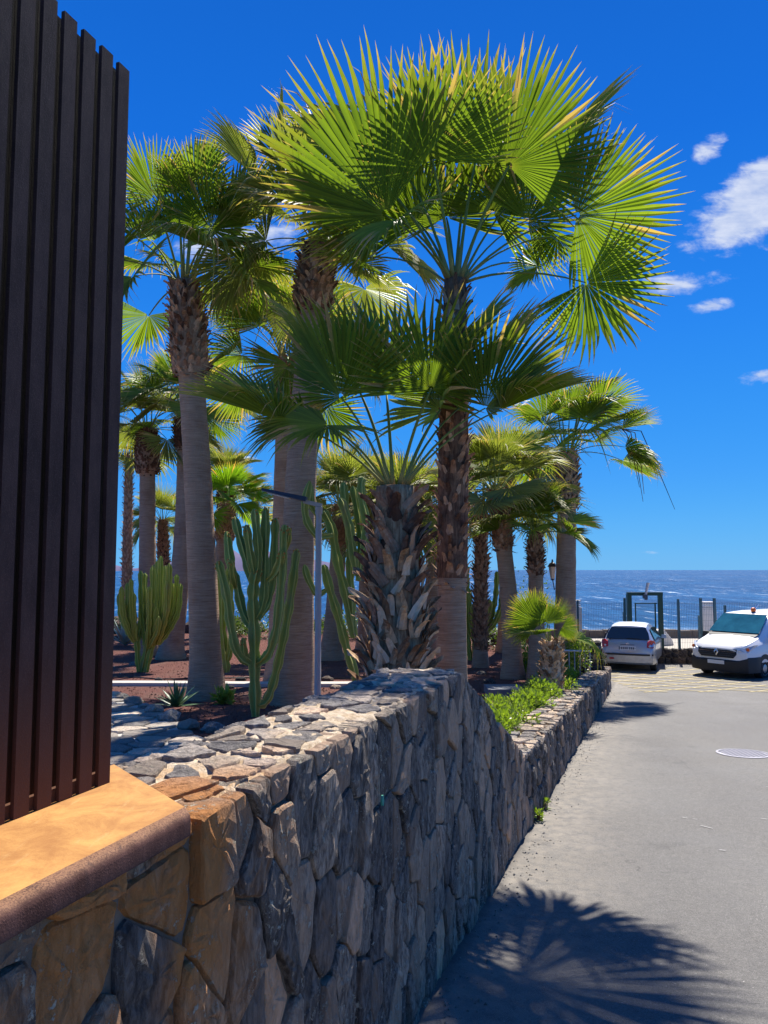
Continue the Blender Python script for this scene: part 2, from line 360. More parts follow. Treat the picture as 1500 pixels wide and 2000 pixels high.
def m_leaf(name, g1, g2, tip, trans=0.42):
    m, t = mat(name); r = rnd(t); a = t.n('ShaderNodeAttribute', {'attribute_name': 't'}).outputs['Fac']
    co = t.n('ShaderNodeTexCoord').outputs['Object']
    nz = t.noise(co, 6.0, 3, 0.6)
    g = t.mix(t.math('MULTIPLY', t.math('ADD', r, nz), 0.5), g1, g2)
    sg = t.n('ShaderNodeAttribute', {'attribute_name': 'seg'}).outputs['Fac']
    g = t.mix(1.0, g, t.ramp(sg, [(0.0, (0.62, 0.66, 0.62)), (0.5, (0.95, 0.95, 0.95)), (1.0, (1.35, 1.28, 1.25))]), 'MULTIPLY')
    g = t.mix(t.mr(a, 0.14, 0.0, 0.0, 0.6), g, (0.28, 0.30, 0.05))
    edge = t.math('ADD', a, t.math('MULTIPLY', t.math('SUBTRACT', t.noise(co, 9.0, 3, 0.7), 0.5), 0.42))
    g = t.mix(t.math('MULTIPLY', t.mr(edge, 0.62, 0.84), 0.55), g, (0.30, 0.27, 0.06))
    g = t.mix(t.mr(edge, 0.84, 1.0), g, tip)
    g = t.mix(t.math('MULTIPLY', t.mr(sg, 1.4, 1.9), t.mr(edge, 0.3, 0.7)), g, tip)
    tc = t.mix(1.0, g, (1.4, 1.5, 0.5), 'MULTIPLY')
    finish(t, g, 0.5, None, spec=0.3, trans=trans, tcol=tc)
    return m
M_LEAF = m_leaf('palm_leaf', (0.095, 0.155, 0.022), (0.20, 0.275, 0.035), (0.5, 0.33, 0.17), 0.45)
M_LEAFD = m_leaf('dusty_palm_leaf', (0.13, 0.165, 0.05), (0.25, 0.27, 0.08), (0.5, 0.36, 0.2), 0.45)
M_LEAFY = m_leaf('young_palm_leaf', (0.12, 0.24, 0.018), (0.22, 0.34, 0.03), (0.5, 0.3, 0.12), 0.5)
def m_petiole():
    m, t = mat('leaf_stalk'); a = t.n('ShaderNodeAttribute', {'attribute_name': 't'}).outputs['Fac']; co = t.n('ShaderNodeTexCoord').outputs['Object']
    c = t.ramp(a, [(0, (0.36, 0.16, 0.07)), (0.10, (0.30, 0.27, 0.09)), (0.3, (0.17, 0.22, 0.05)), (1, (0.13, 0.19, 0.045))])
    finish(t, c, 0.65, t.noise(co, 30, 3), 0.2, 0.005, 0.25)
    return m
M_PET = m_petiole()
def m_cactus(name, dark, light, edge):
    m, t = mat(name); a = t.n('ShaderNodeAttribute', {'attribute_name': 't'}).outputs['Fac']; P = wpos(t)
    n1 = t.noise(P, 5, 4, 0.6)
    c = t.mix(n1, dark, light); c = t.mix(t.mr(a, 0.45, 1.0), c, edge)  # pale ribs, lightened further to paint in their backlit edges
    c = t.mix(t.math('MULTIPLY', t.mr(t.noise(P, 30, 3), 0.58, 0.72), 0.45), c, (0.24, 0.18, 0.10))
    c = t.mix(t.math('MULTIPLY', t.mr(t.noise(t.map(P, (1, 1, 0.5)), 4.5, 4, 0.6), 0.58, 0.72), 0.55), c, (0.33, 0.26, 0.15))
    finish(t, c, 0.6, t.noise(P, 40, 3), 0.25, 0.01, 0.3, trans=0.22, tcol=t.mix(0.0, (0.2, 0.35, 0.03), (0, 0, 0)))
    return m
M_CACT = m_cactus('cactus_skin', (0.19, 0.26, 0.06), (0.33, 0.40, 0.10), (0.66, 0.64, 0.18))
M_CACTY = m_cactus('sunny_cactus_skin', (0.21, 0.28, 0.045), (0.34, 0.41, 0.07), (0.6, 0.58, 0.15))
M_FRUIT = plain('cactus_flower', (0.45, 0.22, 0.04), 0.7, var=0.4, scale=30)
def m_foliage(name, a, b, trans=0.4):
    m, t = mat(name); P = wpos(t)
    n1 = t.noise(P, 14, 3, 0.6)
    c = t.mix(n1, a, b)
    finish(t, c, 0.4, None, spec=0.5, trans=trans, tcol=t.mix(1.0, c, (1.4, 1.6, 0.5), 'MULTIPLY'))
    return m
M_HEDGE = m_foliage('hedge_leaf', (0.085, 0.15, 0.018), (0.30, 0.36, 0.055))
M_BUSH = m_foliage('bush_leaf', (0.045, 0.09, 0.015), (0.13, 0.18, 0.035), 0.3)
M_AGAVE = m_foliage('agave_leaf', (0.06, 0.13, 0.06), (0.13, 0.22, 0.09), 0.1)
M_AGPALE = m_foliage('pale_agave_leaf', (0.28, 0.34, 0.28), (0.42, 0.47, 0.38), 0.1)

def m_corten(name, a, b, foot=False):
    m, t = mat(name); P = wpos(t)
    n1 = t.noise(t.map(P, (1, 1, 0.35)), 14, 6, 0.7); n2 = t.noise(P, 240, 3, 0.7); n3 = t.noise(P, 2.5, 3)
    c = t.mix(t.mr(n1, 0.3, 0.7), a, b); c = t.mix(t.math('MULTIPLY', t.mr(n2, 0.5, 0.75), 0.4), c, tuple(x * 2.0 for x in b))
    if foot:
        z = t.n('ShaderNodeSeparateXYZ', Vector=P).outputs[2]
        k = t.mr(t.math('ADD', z, t.math('MULTIPLY', t.math('SUBTRACT', n1, 0.5), 0.5)), 2.66, 3.2, 1, 0)
        c = t.mix(t.math('MULTIPLY', k, 0.6), c, (0.15, 0.06, 0.028))
    if name == 'corten_lip':                            # highlight along the bend, painted in as a paler rubbed tone
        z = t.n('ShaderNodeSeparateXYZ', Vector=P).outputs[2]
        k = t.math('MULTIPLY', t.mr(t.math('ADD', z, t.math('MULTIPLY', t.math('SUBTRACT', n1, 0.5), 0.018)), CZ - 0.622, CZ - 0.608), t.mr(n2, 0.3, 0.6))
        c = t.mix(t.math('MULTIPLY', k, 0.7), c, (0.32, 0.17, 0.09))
        c = t.mix(t.math('MULTIPLY', t.mr(t.noise(t.map(P, (1, 1, 0.15)), 30, 4, 0.7), 0.56, 0.7), 0.6), c, (0.05, 0.03, 0.028))
    finish(t, c, 0.78, t.math('ADD', n2, t.math('MULTIPLY', n1, 0.6)), 0.4, 0.004, 0.15)
    return m
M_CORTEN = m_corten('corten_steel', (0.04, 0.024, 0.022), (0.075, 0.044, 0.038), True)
M_CORTB = m_corten('corten_steel_shaded', (0.014, 0.009, 0.009), (0.026, 0.016, 0.014), True)  # darker copy of the slat steel, shade of the gaps put into its colour
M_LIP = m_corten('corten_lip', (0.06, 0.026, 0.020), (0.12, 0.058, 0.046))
def m_rusttop():
    m, t = mat('ochre_rust_plate'); P = wpos(t)
    n1 = t.noise(P, 7, 9, 0.72, 0.5); n2 = t.noise(P, 150, 4, 0.75); n3 = t.noise(t.map(P, (3, 0.5, 1), rot=(0, 0, 0.35)), 14, 6, 0.7)
    c = t.mix(t.mr(n1, 0.3, 0.72), (0.30, 0.125, 0.03), (0.52, 0.27, 0.075))
    c = t.mix(t.math('MULTIPLY', t.mr(n3, 0.55, 0.75), 0.4), c, (0.5, 0.34, 0.15))
    c = t.mix(t.math('MULTIPLY', t.mr(n2, 0.55, 0.75), 0.35), c, (0.22, 0.085, 0.03))
    c = t.mix(t.math('MULTIPLY', t.mr(t.noise(P, 3.1, 3, 0.5), 0.64, 0.74), 0.6), c, (0.16, 0.08, 0.045))
    finish(t, c, 0.75, t.math('ADD', n2, n1), 0.25, 0.003, 0.3)
    return m
M_RUST = m_rusttop()

# ------------------------------------------------------------------ ground, road, sea
def sheet(name, xs_fn, Ys, zf, material, nx=10):
    b = MB(); vs = []; fs = []
    for Y in Ys:
        x0, x1 = xs_fn(Y)
        for i in range(nx + 1): vs.append((x0 + (x1 - x0) * i / nx, Y, zf(Y)))
    for j in range(len(Ys) - 1):
        for i in range(nx):
            a = j * (nx + 1) + i; fs.append((a, a + 1, a + nx + 2, a + nx + 1))
    b.add(vs, fs); o = b.build(name, material, smooth=True); o['kind'] = 'structure'
    return o
def frange(a, b, n): return [a + (b - a) * i / n for i in range(n + 1)]
sheet('road', lambda Y: (-30, 60), frange(-12, 27.2, 80), z_road, M_ASPH, 14)
def gx(Y):
    if Y < 20.3: return WK * Y + WX - 0.22
    return (WK * 20.3 + WX - 0.22) + (Y - 20.3) * 0.12
sheet('garden_ground', lambda Y: (-60, gx(Y)), frange(-6, 36, 84), z_gard, M_GRAV, 24)
sea = MB(); sea.add([(-30000, 30, -7), (30000, 30, -7), (30000, 40000, -7), (-30000, 40000, -7)], [(0, 1, 2, 3)])
o = sea.build('sea', M_SEA); o['kind'] = 'structure'
M_PROM = plain('promenade_concrete', (0.42, 0.38, 0.32), 0.9, var=0.15, scale=1.5, bstr=0.3)
pr = MB(); pr.box((26, 29.6, 0.05), (42, 4.7, 0.8)); pr.box((26, 27.0, -0.9), (42, 0.4, 1.5))
o = pr.build('promenade_pavement', M_PROM); o['kind'] = 'structure'
M_CONC = plain('pale_concrete', (0.45, 0.42, 0.37), 0.9, var=0.15, scale=5, bstr=0.4)
M_HILL = plain('hazed_hill_rock', (0.13, 0.12, 0.19), 1.0, var=0.25, scale=0.004, spec=0.0)  # mauve tint puts the distance haze into the rock colour
def hill(name, label_pts, D):
    b = MB(); vs = []; fs = []; n = len(label_pts)
    for (u, v) in label_pts:
        top = at(u, v, D); foot = Vector((top.x, D - 150 - (top.z + 7) * 2.5, -8)); mid = (top + foot) / 2 + Vector((0, 60 * random.uniform(-1, 1), 12)); back = Vector((top.x, D + 600, -8))
        vs += [foot, mid, top, back]
    for i in range(n - 1):
        for k in range(3): a = i * 4 + k; fs.append((a, a + 4, a + 5, a + 1))
    b.add(vs, fs); o = b.build(name, M_HILL, smooth=True); o['kind'] = 'structure'
hill('hills', [(60, 1112), (120, 1104), (200, 1098), (236, 1106), (262, 1113), (300, 1104), (330, 1098), (380, 1102), (420, 1090), (440, 1078), (456, 1074), (470, 1084), (492, 1078), (515, 1074), (540, 1082), (570, 1092), (600, 1090), (640, 1098), (680, 1106), (720, 1112), (760, 1116)], 7000)
# ------------------------------------------------------------------ fitted stones
def clip(poly, nx, ny, d):
    out = []; n = len(poly)
    for i in range(n):
        a = poly[i]; b = poly[(i + 1) % n]; da = a[0] * nx + a[1] * ny - d; db = b[0] * nx + b[1] * ny - d
        if da <= 0: out.append(a)
        if (da < 0 < db) or (db < 0 < da):
            t = da / (da - db); out.append((a[0] + (b[0] - a[0]) * t, a[1] + (b[1] - a[1]) * t))
    return out
def voronoi(sites, bound, sy=1.0):
    cells = []; S_ = [(x, y * sy) for x, y in sites]; B = [(x, y * sy) for x, y in bound]
    for i, p in enumerate(S_):
        near = sorted(((q[0] - p[0]) ** 2 + (q[1] - p[1]) ** 2, q) for j, q in enumerate(S_) if j != i)[:22]
        poly = B
        for dd, q in near:
            nx, ny = q[0] - p[0], q[1] - p[1]
            poly = clip(poly, nx, ny, (q[0] ** 2 + q[1] ** 2 - p[0] ** 2 - p[1] ** 2) / 2)
            if len(poly) < 3: break
        cells.append([(x, y / sy) for x, y in poly] if len(poly) >= 3 else None)
    return cells
def area(p): return abs(sum(p[i][0] * p[(i + 1) % len(p)][1] - p[(i + 1) % len(p)][0] * p[i][1] for i in range(len(p)))) / 2
def stone_outline(poly, gap, rg, jit, sub=0.09):
    n = len(poly); A = sum(poly[i][0] * poly[(i + 1) % n][1] - poly[(i + 1) % n][0] * poly[i][1] for i in range(n))
    if A < 0: poly = poly[::-1]
    cx = sum(p[0] for p in poly) / n; cy = sum(p[1] for p in poly) / n
    pts = []
    for i in range(n):                                       # cut corners
        a = poly[i]; b = poly[(i + 1) % n]; L = math.hypot(b[0] - a[0], b[1] - a[1])
        if L < 0.02: pts.append(((a[0] + b[0]) / 2, (a[1] + b[1]) / 2)); continue
        c = min(rg, L * 0.3); k = max(1, int(L / sub))
        for j in range(k + 1):
            t = (c + (L - 2 * c) * j / k) / L
            pts.append((a[0] + (b[0] - a[0]) * t, a[1] + (b[1] - a[1]) * t))
    out = []
    for x, y in pts:
        dx, dy = x - cx, y - cy; L = math.hypot(dx, dy) or 1
        k = (L - gap - random.uniform(0, jit)) / L
        out.append((cx + dx * max(0.3, k), cy + dy * max(0.3, k)))
    return out, (cx, cy)
def stone_mesh(outline, c, conv, depth, back, rough, edge=0.02, mats=None, name='stone', inset=0.86):
    """conv(a, b, o) turns wall coordinates plus offset into a point; the face bulges to depth and has real sides to back"""
    n = len(outline); b = MB(); vs = []; tx, ty = random.uniform(-1, 1) * rough * 4, random.uniform(-1, 1) * rough * 4
    def off(x, y): return depth + tx * (x - c[0]) + ty * (y - c[1])
    rings = [(1.0, None, 0), (1.0, -edge, 0.3), (inset + 0.05, -edge * 0.25, 0.8), (0.62, 0.0, 1.0), (0.3, 0.15 * edge, 1.0)]
    for k, dz, rr in rings:
        for x, y in outline:
            X = c[0] + (x - c[0]) * k; Y = c[1] + (y - c[1]) * k
            o = back if dz is None else off(X, Y) + dz + random.uniform(-1, 1) * rough * rr
            vs.append(conv(X, Y, o))
    vs.append(conv(c[0], c[1], off(*c) + random.uniform(-1, 1) * rough))
    fs = []
    for r in range(len(rings) - 1):
        for i in range(n):
            a = r * n + i; d = r * n + (i + 1) % n; fs.append((a, d, d + n, a + n))
    L = (len(rings) - 1) * n
    for i in range(n): fs.append((L + i, L + (i + 1) % n, len(vs) - 1))
    b.add(vs, fs)
    return b.mesh(name, mats)

# --- the tall end of the roadside wall
WTOP = CZ - 0.63
sA, sE, sR = s_of_y(0.55), s_of_y(6.95), s_of_y(4.74)
wall_hi = thing('stone_wall', 'chest-high dark basalt rubble wall with sandy flat-stone top beside the road', 'stone wall')
bound = [(sA, 0.7), (sE, 0.7), (sE, CZ - 1.70), (sR, WTOP - 0.008), (sA, WTOP - 0.008)]
sites = []; rs = random.Random(21)
s = sA
while s < sE + 0.1:
    near = s < 2.5
    w = rs.uniform(0.13, 0.27) if near else rs.uniform(0.085, 0.2)
    z = 0.9 + rs.uniform(0, 0.25)
    while z < WTOP + 0.15:
        h = rs.choice([rs.uniform(0.07, 0.12), rs.uniform(0.17, 0.30), rs.uniform(0.2, 0.32)]) if near else rs.choice([rs.uniform(0.08, 0.15), rs.uniform(0.2, 0.42), rs.uniform(0.25, 0.5)])
        sites.append((s + rs.uniform(-0.06, 0.06), z + h / 2 + rs.uniform(-0.03, 0.03))); z += h
    s += w
random.seed(3)
core = MB()
def wall_prism(b, prof, o0, o1, mi=0):
    n = len(prof); vs = [wall_pt(s_, o0, z_) for s_, z_ in prof] + [wall_pt(s_, o1, z_) for s_, z_ in prof]
    fs = [tuple(range(n)), tuple(range(2 * n - 1, n - 1, -1))] + [(i, i + n, (i + 1) % n + n, (i + 1) % n) for i in range(n)]
    return b.add(vs, fs, mi)
wall_prism(core, [(sA, 0.3), (sE - 0.03, 0.3), (sE - 0.03, CZ - 1.76), (sR - 0.03, WTOP - 0.06), (sA, WTOP - 0.06)], -0.022, -0.44)
core.build('core', M_CORE, wall_hi)
cells = voronoi(sites, bound, 0.62)
cells = [c for c in cells if c and area(c) > 0.004]
cells.sort(key=lambda c: -area(c))
for c in cells:
    ol, ce = stone_outline(c, 0.0015, 0.012 if c[0][0] > 2.3 else 0.028, 0.007, 0.05)
    near = ce[0] < 2.6
    me = stone_mesh(ol, ce, lambda a, b_, o: wall_pt(a, o, b_), random.uniform(-0.012, 0.024) if near else random.uniform(-0.010, 0.018), -0.12, 0.0042, random.uniform(0.008, 0.022) if near else random.uniform(0.004, 0.014), M_FACE, inset=0.88)
    link('stone', me, wall_hi)
# teal paint fleck on one stone
b = MB(); c0 = at(740, 1563, 2.95)
sp_ = WX / (ray(740, 1563).x - WK * ray(740, 1563).y); c0 = ray(740, 1563) * sp_; c0.z += CZ
vs = []
for k in range(10):
    a = 2 * math.pi * k / 10; vs.append(c0 + WT * (0.012 * math.cos(a) * random.uniform(0.7, 1.2)) + Vector((0, 0, 0.024 * math.sin(a) * random.uniform(0.8, 1.2))) + WN * 0.020)
b.add(vs + [v - WN * 0.008 for v in vs], [tuple(range(10))] + [(i, i + 10, (i + 1) % 10 + 10, (i + 1) % 10) for i in range(10)])
b.build('paint_spot', plain('teal_paint', (0.05, 0.28, 0.2), 0.8), wall_hi)
# sandy top with flat stones
mt = MB(); vs = []; fs = []; NS, NO = 130, 16
TS0 = s_of_y(1.9)
for i in range(NS + 1):
    for j in range(NO + 1):
        s_ = TS0 + (sR + 0.02 - TS0) * i / NS; o_ = -0.02 - 0.44 * j / NO
        z = WTOP - 0.012 + 0.018 * mnoise.noise(Vector((s_ * 9, o_ * 9, 0))) + 0.014 * mnoise.noise(Vector((s_ * 26, o_ * 26, 4))) - (0.03 if j in (0, NO) else 0)
        vs.append(wall_pt(s_, o_, z))
for i in range(NS):
    for j in range(NO):
        a = i * (NO + 1) + j; fs.append((a, a + NO + 1, a + NO + 2, a + 1))
mt.add(vs, fs); mt.build('mortar_bed', M_MORTAR, wall_hi, smooth=True)
rs = random.Random(5); sites = []
s = TS0 - 0.05
while s < sR + 0.1:
    o_ = 0.02
    while o_ > -0.5:
        sites.append((s + rs.uniform(-0.06, 0.06), o_ + rs.uniform(-0.035, 0.035))); o_ -= rs.uniform(0.10, 0.19)
    s += rs.uniform(0.11, 0.2)
for c in voronoi(sites, [(TS0, -0.475), (sR + 0.02, -0.475), (sR + 0.02, -0.035), (TS0, -0.035)]):
    if not c or area(c) < 0.003: continue
    if random.random() < 0.12: continue
    ol, ce = stone_outline(c, random.choice([0.004, 0.010, 0.022]), 0.012, 0.014, 0.06)
    if ce[0] < TS0 + 0.16 and ce[1] > -0.12 and random.random() < 0.4: continue
    edge_ = ce[1] > -0.09 or ce[1] < -0.38
    me = stone_mesh(ol, ce, lambda a, b_, o: wall_pt(a, b_, WTOP + o), random.uniform(-0.006, 0.006), -0.05, 0.003, random.uniform(0.003, 0.008), M_TOPST, 'coping_stone', 0.9)
    link('coping_stone', me, wall_hi)
# inner face stones seen over the top edge: ragged blocks along the garden side
for i in range(26):
    s_ = TS0 + 0.1 + i * 0.115 + random.uniform(-0.03, 0.03); w = random.uniform(0.05, 0.09)
    pl = [(s_ - w, -0.52), (s_ + w, -0.5), (s_ + w * 0.8, -0.44), (s_ - w * 0.9, -0.43)]
    ol, ce = stone_outline(pl, 0.003, 0.02, 0.008, 0.05)
    link('coping_stone', stone_mesh(ol, ce, lambda a, b_, o: wall_pt(a, b_, WTOP + o), random.uniform(-0.03, 0.008), -0.2, 0.006, 0.02, M_TOPST, 'coping_stone'), wall_hi)
# stepped slabs up the ramped end
for i in range(17):
    f = (i + 0.5) / 17; s_ = sR + (sE - sR) * f; zt = WTOP - 0.03 + (CZ - 1.70 - WTOP + 0.03) * f
    for o_ in (-0.10, -0.27, -0.40):
        ln = (sE - sR) / 17; pl = [(s_ - ln * 0.52, o_ - 0.085), (s_ + ln * 0.52, o_ - 0.085), (s_ + ln * 0.5, o_ + 0.085), (s_ - ln * 0.5, o_ + 0.085)]
        ol, ce = stone_outline(pl, 0.004, 0.02, 0.012, 0.05); dz = random.uniform(-0.01, 0.06); sl = -0.5
        link('coping_stone', stone_mesh(ol, ce, lambda a, b_, o, zt=zt, s_=s_: wall_pt(a, b_, zt + o + sl * 0.6 * (a - s_)), dz, -0.12, 0.008, 0.02, M_FACE, 'coping_stone'), wall_hi)

# --- the low continuation following the road downhill
wall_lo = thing('stone_wall', 'knee-high basalt wall running downhill below the green hedge', 'stone wall')
sL0, sL1 = sE - 0.02, s_of_y(20.1)
def lo_top(s_): return z_road(s_ * WT.y) + 0.70 - 0.12 * min(1, max(0, (s_ - sL0) / (sL1 - sL0)))
core = MB(); N = 24; vs = []; fs = []
for i in range(N + 1):
    s_ = sL0 + (sL1 - sL0) * i / N; zt = lo_top(s_) - 0.045
    vs += [wall_pt(s_, -0.05, zt - 1.2), wall_pt(s_, -0.05, zt), wall_pt(s_, -0.43, zt), wall_pt(s_, -0.43, zt - 1.2)]
for i in range(N):
    a = i * 4; fs += [(a, a + 4, a + 5, a + 1), (a + 1, a + 5, a + 6, a + 2), (a + 2, a + 6, a + 7, a + 3)]
fs += [(3, 2, 1, 0), (N * 4, N * 4 + 1, N * 4 + 2, N * 4 + 3)]
core.add(vs, fs); core.build('core', M_MORTAR, wall_lo)
rs = random.Random(9); sites = []; s = sL0
while s < sL1:
    h = -0.05 + rs.uniform(0, 0.12)
    while h < 0.78:
        dh = rs.uniform(0.18, 0.42); sites.append((s + rs.uniform(-0.03, 0.03), h + dh / 2)); h += dh
    s += rs.uniform(0.11, 0.2) * (1.0 if s < 12 else 1.35)
for c in voronoi(sites, [(sL0, -0.15), (sL1, -0.15), (sL1, 0.69), (sL0, 0.69)], 0.6):
    if not c or area(c) < 0.004: continue
    ol, ce = stone_outline(c, 0.004, 0.03, 0.010, 0.14)
    link('stone', stone_mesh(ol, ce, lambda a, b_, o: wall_pt(a, o, lo_top(a) - 0.70 + b_ + (0.0 if b_ < 0.6 else random.uniform(-0.02, 0.025))), random.uniform(-0.01, 0.03), -0.1, 0.008, random.uniform(0.02, 0.04), M_LOWST), wall_lo)
rs = random.Random(15); sites = []; s = sL0
while s < sL1:
    o_ = 0.0
    while o_ > -0.46: sites.append((s + rs.uniform(-0.05, 0.05), o_ + rs.uniform(-0.03, 0.03))); o_ -= rs.uniform(0.13, 0.22)
    s += rs.uniform(0.15, 0.27)
for c in voronoi(sites, [(sL0, -0.45), (sL1, -0.45), (sL1, 0.01), (sL0, 0.01)]):
    if not c or area(c) < 0.004: continue
    ol, ce = stone_outline(c, 0.008, 0.03, 0.014, 0.12)
    link('coping_stone', stone_mesh(ol, ce, lambda a, b_, o: wall_pt(a, b_, lo_top(a) + o), random.uniform(-0.02, 0.006), -0.06, 0.005, 0.012, M_TOPST, 'coping_stone', 0.9), wall_lo)

# ------------------------------------------------------------------ corten fence on the wall
fence = thing('slatted_fence', 'tall rust-brown steel fence of narrow vertical slats standing on the wall', 'fence')
OFF = -0.335; ZB, ZT = CZ - 0.605, CZ + 1.53
def bar(s0, s1, o0, o1, z0, z1, mats, nm):
    b = MB(); vs = [wall_pt(a, o_, z) for z in (z0, z1) for a, o_ in ((s0, o0), (s1, o0), (s1, o1), (s0, o1))]
    b.add(vs, [(3, 2, 1, 0), (4, 5, 6, 7), (0, 1, 5, 4), (1, 2, 6, 5), (2, 3, 7, 6), (3, 0, 4, 7)])
    return b.build(nm, mats, fence)
s_end = s_of_y(2.065)
for i in range(26):
    s1 = s_end - i * 0.0735; s0 = s1 - 0.047
    if s0 < 0.35: break
    bar(s0, s1, OFF, OFF - 0.012, ZB + random.uniform(-0.004, 0.004), ZT + random.uniform(-0.004, 0.004), M_CORTEN, 'slat')
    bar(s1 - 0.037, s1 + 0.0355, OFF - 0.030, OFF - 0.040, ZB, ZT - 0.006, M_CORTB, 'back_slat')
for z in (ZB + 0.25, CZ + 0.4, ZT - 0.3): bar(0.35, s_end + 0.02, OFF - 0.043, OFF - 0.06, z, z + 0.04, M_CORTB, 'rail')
bar(0.35, s_end - 0.004, OFF - 0.0135, OFF - 0.0285, ZB - 0.002, ZB + 0.035, M_CORTB, 'sun_block_strip')  # added strip that stops sun spots between the slat layers
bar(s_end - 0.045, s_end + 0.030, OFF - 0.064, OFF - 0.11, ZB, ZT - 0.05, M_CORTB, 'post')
# folded plate under the fence: flat ochre top, rounded purple-brown lip over the road side, mitred end
b = MB(); prof = [(-0.46, 0.0), (-0.005, 0.0), (0.014, -0.004), (0.025, -0.013), (0.029, -0.026), (0.029, -0.060), (0.020, -0.063), (0.018, -0.03), (-0.46, -0.02)]
zc = CZ - 0.605; vs = []
for end in (0, 1):
    for o_, dz in prof:
        s_ = 0.2 if end == 0 else s_of_y(1.955) + (-o_) * 0.62
        vs.append(wall_pt(s_, o_, zc + dz))
n = len(prof)
fs = []; mi = []
for i in range(n):
    j = (i + 1) % n; fs.append((i, j, j + n, i + n)); mi.append(0 if i in (0,) else 1)
fs += [tuple(range(n - 1, -1, -1)), tuple(range(n, 2 * n))]; mi += [1, 1]
b.add(vs, fs); b.m = mi
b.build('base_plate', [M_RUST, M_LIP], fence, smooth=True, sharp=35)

# ------------------------------------------------------------------ garden paving and edging
def gpt(x, y, o): return Vector((x, y, z_gard(y) + o))
path = MB(); pl = [(-8.5, 4.0), (-2.4, 4.0), (-1.6, 6.2), (-2.05, 8.6), (-3.2, 10.6), (-4.6, 13.3), (-5.6, 13.9), (-9.5, 13.9)]
path.add([gpt(x, y, 0.006) for x, y in pl], [tuple(range(len(pl)))])
pth = path.build('garden_path', M_CONC); pth['kind'] = 'structure'
rs = random.Random(31); sites = [(rs.uniform(-6.5, -1.2), rs.uniform(5.6, 14.0)) for _ in range(900)]
keep = []
for p in sites:
    if all((p[0] - q[0]) ** 2 + (p[1] - q[1]) ** 2 > 0.085 for q in keep): keep.append(p)
def inside(p, poly):
    c = False; n = len(poly)
    for i in range(n):
        a, b_ = poly[i], poly[(i + 1) % n]
        if (a[1] > p[1]) != (b_[1] > p[1]) and p[0] < (b_[0] - a[0]) * (p[1] - a[1]) / (b_[1] - a[1]) + a[0]: c = not c
    return c
nfl = 0
for c, p in zip(voronoi(keep, [(-6.6, 5.5), (-1.0, 5.5), (-1.0, 14.1), (-6.6, 14.1)]), keep):
    if not c or not inside(p, pl) or nfl > 230: continue
    ol, ce = stone_outline(c, 0.014, 0.04, 0.02, 0.2)
    link('flagstone', stone_mesh(ol, ce, gpt, 0.035 + random.uniform(-0.006, 0.006), -0.02, 0.003, 0.012, M_FLAG, 'flagstone', 0.92), pth); nfl += 1
b = MB()
for (x0, x1, y, w) in ((-12, -0.6, 15.4, 0.55),):
    vs = []; N = 24
    for i in range(N + 1):
        x = x0 + (x1 - x0) * i / N; yy = y + 0.12 * math.sin(x * 0.9)
        vs += [gpt(x, yy - w / 2, -0.02), gpt(x, yy - w / 2, 0.07), gpt(x, yy + w / 2, 0.07), gpt(x, yy + w / 2, -0.02)]
    fs = []
    for i in range(N):
        a = i * 4; fs += [(a, a + 4, a + 5, a + 1), (a + 1, a + 5, a + 6, a + 2), (a + 2, a + 6, a + 7, a + 3)]
    b.add(vs, fs)
o = b.build('garden_kerb', M_CONC); o['kind'] = 'structure'
def rock(name, c, r, material, parent=None, sq=0.7, seed=0, sub=2):
    bm = bmesh.new(); bmesh.ops.create_icosphere(bm, subdivisions=sub, radius=1.0)
    for v in bm.verts:
        k = 1 + 0.35 * mnoise.noise(v.co * 1.3 + Vector((seed * 7.3, 0, 0))) + 0.15 * mnoise.noise(v.co * 3.1 + Vector((0, seed * 3.1, 0)))
        v.co = Vector((v.co.x * r[0], v.co.y * r[1], v.co.z * r[2])) * k
    me = bpy.data.meshes.new(name); bm.to_mesh(me); bm.free(); me.materials.append(material)
    o = link(name, me, parent); o.location = c
    return o
for i, (u, v, r) in enumerate([(262, 1377, 0.16), (240, 1368, 0.13), (300, 1392, 0.15), (330, 1408, 0.17), (370, 1425, 0.15), (415, 1430, 0.14), (225, 1362, 0.12), (283, 1384, 0.1)]):
    p = on_garden(u, v)
    o = rock('edging_rock', p + Vector((0, 0, r * 0.25)), (r, r * 0.8, r * 0.6), M_PALER, None, seed=i)
    tag(o, ['pale rock edging the flagstone path just right of the fence', 'small pale rock at the fence end of the path edging', 'pale edging rock in front of the spiky agave', 'flat pale rock where path meets gravel under the agave', 'pale edging rock below the agave towards the wall', 'pale rock at the wall end of the path edging', 'smallest pale rock touching the fence in the picture', 'little pale rock between two larger edging rocks'][i], 'rock', 'rocks edging the path')
